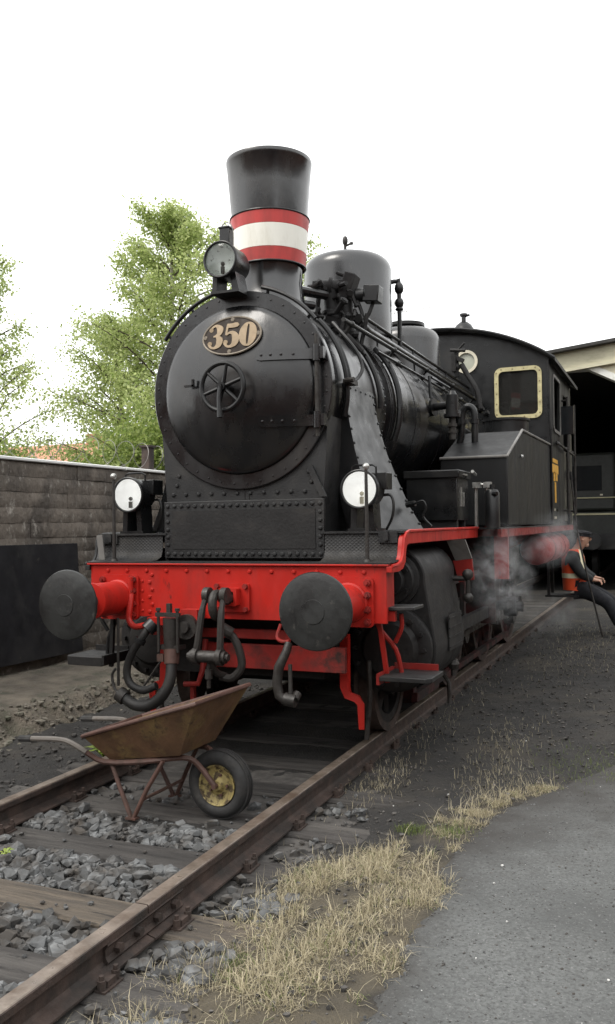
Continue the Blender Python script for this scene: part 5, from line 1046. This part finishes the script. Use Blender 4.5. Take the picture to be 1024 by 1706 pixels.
def bush(name, label, c, R, n, seed, leaf=.08):
    r = random.Random(seed); t = thing(name, label, 'bush', (c[0], c[1], -.3), 'bushes beyond the wall'); st = MB(); vs, fs = [], []; tips = []
    for k in range(26):
        a = r.uniform(0, 2*PI); e = Vector(c)+Vector((math.cos(a)*R[0]*r.random()**.5, math.sin(a)*R[1]*r.random()**.5, R[2]*r.uniform(-.5, 1))); b = Vector((c[0]+.2*math.cos(a), c[1]+.2*math.sin(a), -.3))
        st.tube([b, b.lerp(e, .6)+Vector((0, 0, .15)), e], [.02, .012, .004], 5); tips.append(e)
    bld(st, 'stems', 'twig', t)
    for _ in range(n):
        e = tips[r.randrange(26)]+Vector((r.gauss(0, .28), r.gauss(0, .28), r.gauss(0, .26))); s_ = leaf*r.uniform(.6, 1.3); d = Vector((r.gauss(0, 1), r.gauss(0, 1), r.gauss(-.2, .8))).normalized(); w = d.cross(Vector((r.gauss(0, 1), r.gauss(0, 1), r.gauss(0, 1)))).normalized()*s_*.38; d *= s_; k = len(vs)
        vs += [tuple(e), tuple(e+d*.45+w), tuple(e+d), tuple(e+d*.45-w)]; fs.append((k, k+1, k+2, k+3))
    m = MB(); m.v, m.f = vs, fs; bld(m, 'crown', 'bush_leaf', t, smooth=0, recalc=False)
bush('leafy_bush', 'dense green bush behind the wall below the tall birch', (-6.2, 9.2, 2.7), (1.1, .8, .75), 9000, 41)
bush('leafy_bush', 'low green bush behind the wall right of the red roof', (-7.7, 10.0, 2.55), (.8, .8, .45), 5000, 42)
bush('leafy_bush', 'dark green bush at the left edge above the wall', (-10.4, 9.2, 2.5), (.7, .6, .55), 4200, 43)
# house beyond
hs_ = thing('brick_house', 'distant house with red tiled roof showing over the wall', 'house', (-22.5, 27, -.3))
bld(MB().span((-25.5, 24.5, -.3), (-19.5, 30.5, 4.0)), 'wall', 'house_brick', hs_, smooth=0)
bld(MB().prism([(24.0, 3.9), (31.0, 3.9), (27.5, 5.35)], 'yz', -25.9, -19.1), 'roof', 'roof_tile', hs_, smooth=0)
bld(MB().span((-21.2, 27.1, 4.6), (-20.6, 27.8, 5.7)), 'chimney', 'house_brick', hs_, smooth=0)
wn_ = bld(MB().span((-24.5, 24.46, 1.2), (-23.3, 24.52, 2.6)), 'window', 'band_white', hs_, smooth=0)
bld(MB().span((-24.4, 24.44, 1.3), (-23.4, 24.455, 2.5)), 'pane', 'glass_dark', wn_, smooth=0)
an = thing('roof_aerial', 'thin television aerial in the sky behind the sand dome', 'aerial', (-7.5, 30, -.3))
bld(MB().cyl((-7.5, 30, -.3), (-7.5, 30, 10.9), .025, n=6), 'mast', 'wire', an)
bld(MB().cyl((-8.1, 30, 10.30), (-6.2, 30.2, 10.45), .016, n=5), 'boom', 'wire', an)
for i in range(5): bld(MB().cyl((-7.95+.18*i, 30, 10.15), (-7.95+.18*i, 30, 10.85), .013, n=5), 'element', 'wire', an)

# ================================================================== SHED
FY = 15.0
shed = thing('engine_shed', 'engine shed with whitewashed brick front and dark open doorway behind the cab', 'shed', (2, FY, -.2))
def rz(x): return 5.24+.11*(x-.2) if x < 4.5 else 5.24+.11*4.3-.11*(x-4.5)
OP = [(-2.2, -.3), (-2.2, 4.35), (-1.5, 4.93), (1.12, 4.93), (2.3, 4.30), (2.3, -.3)]
bld(MB().prism([(-5.5, -.3), (-5.5, rz(-5.5)-.05), (4.5, rz(4.5)-.05), (12, rz(12)-.05), (12, -.3), (7.9, -.3), (7.9, 4.93), (3.1, 4.93), (3.1, -.3), (2.3, -.3), (2.3, 4.30), (1.12, 4.93), (-1.5, 4.93), (-2.2, 4.35), (-2.2, -.3)], 'xz', FY, FY+.35), 'wall', 'shed_brick', shed, smooth=0)  # second doorway on the right, unseen, added to darken tank side reflections
bk = None; rb2 = random.Random(77)
for k in range(8):
    z = 4.99+.085*k; x = -1.2+(.14 if k % 2 else 0)
    while x < 3.3:
        zl = rz(x)-.45
        lim = 5.0 if x < 1.05 else 5.06-.53*(x-1.05)
        if z+.04 < zl and z-.04 > lim:
            m = None
            if bk is None: bk = MB().box((0, 0, 0), (.265, .05, .072)).build('brick', 'shed_brick', smooth=0, bevel=.008); o = bk
            else: o = bk.copy(); col.objects.link(o)
            o.parent = shed; o.location = Vector((x+.14, FY-.012+rb2.uniform(-.008, .006), z))-Vector((2, FY, -.2)); o.rotation_euler = (0, rb2.uniform(-.015, .015), 0)
        x += .28
bld(MB().prism([(-5.8, rz(-5.8)-.40), (4.5, rz(4.5)-.40), (4.5, rz(4.5)), (-5.8, rz(-5.8))], 'xz', FY-.12, FY-.04), 'fascia', 'shed_fascia', shed, smooth=0)
bld(MB().prism([(-5.8, rz(-5.8)-.44), (4.5, rz(4.5)-.44), (4.5, rz(4.5)-.38), (-5.8, rz(-5.8)-.38)], 'xz', FY-.16, FY-.005), 'fascia_batten', 'shed_fascia', shed, smooth=0)
bld(MB().prism([(-6, rz(-6)), (4.5, rz(4.5)), (12.5, rz(12.5)), (12.5, rz(12.5)+.07), (4.5, rz(4.5)+.07), (-6, rz(-6)+.07)], 'xz', FY-.35, FY+30), 'roof', 'roof_felt', shed, smooth=0)
bld(MB().prism([(-1.5, 4.90), (1.12, 4.90), (2.3, 4.27), (2.3, 4.42), (1.16, 5.035), (-1.5, 5.035)], 'xz', FY-.06, FY+.36), 'lintel', 'shed_lintel', shed, smooth=0)
bld(MB().span((1.28, FY-.10, 5.10), (1.36, FY-.02, 5.24)), 'lamp_bracket', 'rail_rust', shed)
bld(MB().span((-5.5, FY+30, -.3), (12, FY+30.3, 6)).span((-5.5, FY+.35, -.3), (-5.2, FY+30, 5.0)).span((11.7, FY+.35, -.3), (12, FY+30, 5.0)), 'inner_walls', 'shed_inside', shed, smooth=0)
rs = thing('shed_locomotive', 'dark shunting locomotive with a cream line standing inside the shed', 'locomotive', (0, 19, 0))
def RSP(n, m_, *sp, **k):
    m = MB(); [m.span(a, b) for a, b in sp]; return bld(m, n, m_, rs, **k)
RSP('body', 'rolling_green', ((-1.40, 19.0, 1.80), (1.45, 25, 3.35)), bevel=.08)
RSP('cream_line', 'cream_line', ((-1.47, 18.93, 1.70), (1.60, 18.98, 1.745)))
RSP('cream_line', 'cream_line', ((-1.47, 18.95, 2.14), (1.62, 18.985, 2.17)))
RSP('footplate', 'rolling_green', ((-1.45, 18.96, .95), (1.60, 25, 1.79)), bevel=.03)
RSP('buffer_beam', 'plate_black', ((-1.3, 18.8, .80), (1.45, 18.95, 1.22)))
for s in (-1, 1): bld(MB().lathe([(.12, 0), (.1, .3), (.22, .33), (.22, .37), (0, .38)], (s*.88, 18.8, 1.02), (0, -1, 0), 24), 'buffer', 'plate_black', rs)
for s in (-1, 1): bld(MB().cyl((s*.75, 20.2, .45), (s*.9, 20.2, .45), .45, n=24), 'wheel', 'plate_black', rs)
for x in (-1.0, .3): RSP('window_pane', 'glass_dark', ((x, 18.985, 2.35), (x+.8, 18.995, 3.0)))
RSP('lamp', 'pale_sign', ((1.05, 18.96, 2.21), (1.12, 18.98, 2.25)))

# ================================================================== ADDED UNSEEN HALLS FOR THE BLACK PAINT TO REFLECT
mat('hall_brick', (.20, .085, .055), .9, var=.3, scale=3, bump=.4, dirt=(.09, .06, .05), dscale=1.5)
def hall(name, label, c, d, H, ridge, nwin, face):
    t = thing(name, label, 'building', (c[0], c[1], -.3)); x0, x1, y0, y1 = c[0]-d[0]/2, c[0]+d[0]/2, c[1]-d[1]/2, c[1]+d[1]/2
    bld(MB().span((x0, y0, -.3), (x1, y1, H)), 'wall', 'hall_brick', t, smooth=0)
    if face == 'y': bld(MB().prism([(y0-.4, H), (y1+.4, H), ((y0+y1)/2, ridge)], 'yz', x0-.4, x1+.4), 'roof', 'roof_felt', t, smooth=0)
    else: bld(MB().prism([(x0-.4, H), (x1+.4, H), ((x0+x1)/2, ridge)], 'xz', y0-.4, y1+.4), 'roof', 'roof_felt', t, smooth=0)
    for k in range(nwin):
        if face == 'y':
            x = x0+(k+.5)*d[0]/nwin; f = bld(MB().span((x-.8, y1, 1.2), (x+.8, y1+.06, 3.6)), 'window', 'shed_lintel', t, smooth=0); bld(MB().span((x-.7, y1+.06, 1.3), (x+.7, y1+.075, 3.5)), 'pane', 'glass_dark', f, smooth=0)
        else:
            y = y0+(k+.5)*d[1]/nwin; f = bld(MB().span((x0-.06, y-.8, 1.2), (x0, y+.8, 3.6)), 'window', 'shed_lintel', t, smooth=0); bld(MB().span((x0-.075, y-.7, 1.3), (x0-.06, y+.7, 3.5)), 'pane', 'glass_dark', f, smooth=0)
hall('added_hall_rear', 'unseen brick hall added behind the camera to darken reflections', (-2, -24, 0), (44, 12), 6.2, 9.0, 12, 'y')
hall('added_hall_right', 'unseen brick hall added on the right to darken side reflections', (19, 3, 0), (10, 34), 5.6, 8.0, 9, 'x')

# ================================================================== PERSON
PY = 8.25
pers = thing('person', 'person in orange high visibility vest and dark cap leaning back beside the cab', 'person', (1.50, PY, -.12))
def skinned(name, m_, nodes, edges, parent, sub=2):
    """one continuous skin surface grown on a skeleton of (point, radius)"""
    me = bpy.data.meshes.new(name); o = ORIG[parent.name]
    me.from_pydata([tuple(Vector(p)-o) for p, r in nodes], edges, []); ob = bpy.data.objects.new(name, me); col.objects.link(ob); ob.parent = parent
    sk = ob.modifiers.new('skin', 'SKIN'); sk.use_smooth_shade = True
    for i, (p, r) in enumerate(nodes):
        d = me.skin_vertices[0].data[i]; d.radius = (r, r) if not isinstance(r, tuple) else r; d.use_root = (i == 0)
    sb_ = ob.modifiers.new('sub', 'SUBSURF'); sb_.levels = sub; sb_.render_levels = sub
    me.materials.append(M[m_]); ORIG[ob.name] = o; return ob
body = [((1.48, PY, .60), .14), ((1.45, PY, .80), .135), ((1.43, PY, .98), .14), ((1.465, PY, 1.11), .072), ((1.525, PY, 1.18), .066), ((1.575, PY, 1.255), .098), ((1.588, PY, 1.325), .104), ((1.58, PY, 1.38), .085)]
edges = [(i, i+1) for i in range(7)]
ARMS = ((-1, (1.575, PY-.25, .765), (1.735, PY-.17, .690)), (1, (1.56, PY+.24, .78), (1.75, PY+.10, .70)))
LEGS = ((-1, (1.93, PY-.13, .37), (2.10, PY-.14, -.01)), (1, (1.92, PY+.12, .40), (2.14, PY+.13, .0)))
for sy, el, wr in ARMS:
    k = len(body); body += [((1.43, PY+sy*.17, 1.03), .065), (el, .048), (wr, .032), (tuple(Vector(wr)+Vector((.055, 0, -.015))), .038)]; edges += [(2, k), (k, k+1), (k+1, k+2), (k+2, k+3)]
    hp = Vector(body[-1][0])
    for q in range(5):
        n = len(body); off = -.036+.018*q; ln = (.05, .07, .075, .07, .055)[q]
        if q == 0: p1 = hp+Vector((.01, sy*-.035, .02)); p2 = hp+Vector((.045, sy*-.04, .015))
        else: p1 = hp+Vector((.03, sy*off*.9, .004)); p2 = hp+Vector((.02+ln*.5, sy*off, -.025))
        body += [(tuple(p1), .010), (tuple(p2), .009), (tuple(p2+Vector((-.004, 0, -.028))), .008)]; edges += [(k+3, n), (n, n+1), (n+1, n+2)]
for sy, kn, an_ in LEGS:
    k = len(body); body += [((1.53, PY+sy*.09, .57), .095), (kn, .062), (an_, .042), ((an_[0]+.16, an_[1], -.08), .035)]; edges += [(0, k), (k, k+1), (k+1, k+2), (k+2, k+3)]
bdy = skinned('body', 'skin', body, edges, pers)
bld(MB().lathe([(0, -.012), (.014, 0), (.021, .02), (.009, .05), (0, .056)], (1.672, PY, 1.262), (.25, 0, 1), 8).box((1.642, PY, 1.222), (.022, .05, .010)).ball((1.625, PY, 1.198), .034, 8).ball((1.575, PY-.088, 1.275), .022, 8).ball((1.575, PY+.088, 1.275), .022, 8), 'face', 'skin', pers)
bld(MB().ball((1.664, PY-.034, 1.295), .010, 8).ball((1.664, PY+.034, 1.295), .010, 8), 'eyes', 'dark_hair', pers, kind='stuff')
skinned('hair', 'dark_hair', [((1.545, PY, 1.29), .094), ((1.545, PY, 1.345), .098)], [(0, 1)], pers, 1)
bld(MB().lathe([(.104, 0), (.107, .03), (.122, .05), (.112, .072), (.03, .09), (0, .09)], (1.572, PY, 1.325), (.12, 0, 1), 24).prism([(1.65, PY-.085), (1.72, PY-.055), (1.738, PY), (1.72, PY+.055), (1.65, PY+.085)], 'xy', 1.316, 1.326), 'cap', 'trouser_cloth', pers)
jk = [((1.49, PY, .60), .150), ((1.45, PY, .80), .145), ((1.43, PY, 1.00), .150), ((1.465, PY, 1.10), .085)]; je = [(0, 1), (1, 2), (2, 3)]
for sy, el, wr in ARMS:
    k = len(jk); jk += [((1.425, PY+sy*.185, 1.02), .100), (tuple(Vector(el)+Vector((-.005, sy*.015, .01))), .078), (tuple(Vector(wr)-Vector((.012, 0, -.005))), .050)]; je += [(2, k), (k, k+1), (k+1, k+2)]
skinned('jacket', 'dark_cloth', jk, je, pers)
def shell(m, rings, a0, a1, n=26, th=.006):
    vs, fs = [], []
    for z, cx, rx_, ry_ in rings:
        for q in (0, th):
            vs += [(cx+(rx_-q)*math.cos(math.radians(a0+(a1-a0)*i/n)), PY+(ry_-q)*math.sin(math.radians(a0+(a1-a0)*i/n)), z+.006*nz(i*.5, z*9)) for i in range(n+1)]
    w = 2*(n+1)
    for r in range(len(rings)-1):
        for i in range(n):
            a, b = r*w+i, (r+1)*w+i; fs += [(a, a+1, b+1, b), (a+n+1, b+n+1, b+n+2, a+n+2)]
        for i in (0, n): a, b = r*w+i, (r+1)*w+i; fs.append((a, b, b+n+1, a+n+1))
    for r in (0, len(rings)-1):
        for i in range(n): a = r*w+i; fs.append((a, a+1, a+n+2, a+n+1))
    m.add(vs, fs)
VR = [(.535, 1.475, .195, .205), (.62, 1.465, .192, .205), (.74, 1.455, .185, .205), (.90, 1.44, .180, .205), (1.02, 1.435, .170, .195), (1.10, 1.445, .125, .15), (1.135, 1.455, .09, .105)]
vm = MB(); shell(vm, VR, 32, 328); vest = bld(vm, 'vest', 'hivis_orange', pers, smooth=50)
vm = MB(); shell(vm, [(.715, 1.457, .193, .212), (.785, 1.452, .188, .210)], 33, 327); bld(vm, 'vest_band', 'hivis_band', vest, smooth=50)
for sy in (-1, 1):
    vm = MB(); a0 = 33 if sy > 0 else 310; shell(vm, [(z, c, rx_+.004, ry_+.004) for z, c, rx_, ry_ in VR[2:]], a0, a0+17, 4); bld(vm, 'strap_band', 'hivis_band', vest, smooth=50)
tz = [((1.49, PY, .585), .145)]; te = []
for sy, kn, an_ in LEGS:
    k = len(tz); tz += [((1.56, PY+sy*.09, .555), .130), (kn, .105), ((an_[0]-.01, an_[1], an_[2]+.03), .085)]; te += [(0, k), (k, k+1), (k+1, k+2)]
skinned('trousers', 'trouser_cloth', tz, te, pers)
for sy, kn, an_ in LEGS: skinned('boot', 'soot_black', [((an_[0], an_[1], .0), .060), ((an_[0]+.03, an_[1], -.075), .055), ((an_[0]+.17, an_[1], -.09), .042)], [(0, 1), (1, 2)], pers, 1)
P('cab_step', 'soot_black', lambda m: (m.span((1.05, 8.0, .44), (1.52, 8.5, .47)), m.span((1.08, 8.0, .47), (1.12, 8.04, 1.5)), m.span((1.08, 8.46, .47), (1.12, 8.5, 1.5))))
fi = thing('fire_iron', 'long thin steel rod leaning against the cab side before the person', 'rod', (1.86, 7.85, -.12))
bld(MB().tube([(1.86, 7.85, -.115), (1.62, 7.87, .95), (1.515, 7.90, 1.55), (1.455, 7.92, 2.2)], .013, 8, smooth=4), 'rod', 'forged_steel', fi)
bld(MB().tube([(1.83, 7.85, -.12), (1.88, 7.84, -.115), (1.93, 7.84, -.11)], .022, 8), 'hook', 'soot_black', fi)
bld(MB().cyl((1.458, 7.92, 2.15), (1.445, 7.92, 2.27), .02, n=8), 'grip', 'soot_black', fi)

# ================================================================== STEAM
def steam(name, label, a, b, dens, scale, seed):
    """a soft-edged volume of steam in its own rounded box"""
    sm = bpy.data.materials.new('steam'); sm.use_nodes = True; N, L = sm.node_tree.nodes, sm.node_tree.links; N.clear()
    o_ = N.new('ShaderNodeOutputMaterial'); pv = N.new('ShaderNodeVolumePrincipled'); pv.inputs['Color'].default_value = (.96, .97, .98, 1)
    tc = N.new('ShaderNodeTexCoord'); nn = N.new('ShaderNodeTexNoise'); nn.inputs['Scale'].default_value = scale; nn.inputs['Detail'].default_value = 4; nn.inputs['Roughness'].default_value = .55; nn.inputs['Distortion'].default_value = .6
    mp = N.new('ShaderNodeMapping'); mp.inputs['Location'].default_value = (seed, seed*2.3, 0); L.new(tc.outputs['Object'], mp.inputs[0]); L.new(mp.outputs[0], nn.inputs['Vector'])
    mr = N.new('ShaderNodeMapRange'); mr.inputs['From Min'].default_value = .50; mr.inputs['From Max'].default_value = .68; L.new(nn.outputs['Fac'], mr.inputs['Value'])
    ml = N.new('ShaderNodeMapping'); ml.inputs['Location'].default_value = (-1, -1, -1); ml.inputs['Scale'].default_value = (2, 2, 2); L.new(tc.outputs['Generated'], ml.inputs[0])
    ln = N.new('ShaderNodeVectorMath'); ln.operation = 'LENGTH'; L.new(ml.outputs[0], ln.inputs[0])
    fo = N.new('ShaderNodeMapRange'); fo.interpolation_type = 'SMOOTHSTEP'; fo.inputs['From Min'].default_value = .25; fo.inputs['From Max'].default_value = 1.0; fo.inputs['To Min'].default_value = 1; fo.inputs['To Max'].default_value = 0; L.new(ln.outputs['Value'], fo.inputs['Value'])
    m1 = N.new('ShaderNodeMath'); m1.operation = 'MULTIPLY'; L.new(mr.outputs[0], m1.inputs[0]); L.new(fo.outputs[0], m1.inputs[1])
    m2 = N.new('ShaderNodeMath'); m2.operation = 'MULTIPLY'; m2.inputs[1].default_value = dens; L.new(m1.outputs[0], m2.inputs[0]); L.new(m2.outputs[0], pv.inputs['Density']); L.new(pv.outputs[0], o_.inputs['Volume'])
    c = [(a[i]+b[i])/2 for i in range(3)]; m = MB(); n, k = 20, 12
    vs = []; fs = []
    for i in range(k+1):
        for j in range(n):
            p, q = PI*i/k, 2*PI*j/n; vs.append((math.sin(p)*math.cos(q)*(b[0]-a[0])/2, math.sin(p)*math.sin(q)*(b[1]-a[1])/2, math.cos(p)*(b[2]-a[2])/2))
    for i in range(k):
        for j in range(n): fs.append((i*n+j, (i+1)*n+j, (i+1)*n+(j+1) % n, i*n+(j+1) % n))
    m.v, m.f = vs, fs; o = m.build(name, sm, smooth=80); o.location = c; o['kind'] = 'stuff'; tag(o, label, 'steam', 'steam wisps'); return o
steam('steam_cloud', 'wisp of white steam in front of the motion behind the cylinder', (1.15, 1.35, .60), (1.75, 3.3, 1.62), 2.4, 7.5, 1)
steam('steam_cloud', 'drifting white steam below the tank by the red air reservoir', (1.25, 3.2, .95), (1.80, 8.0, 1.75), 1.6, 6.0, 4)
steam('steam_cloud', 'faint low steam above the rail beyond the motion', (1.10, 3.6, .0), (1.70, 8.5, .70), .4, 4.0, 7)
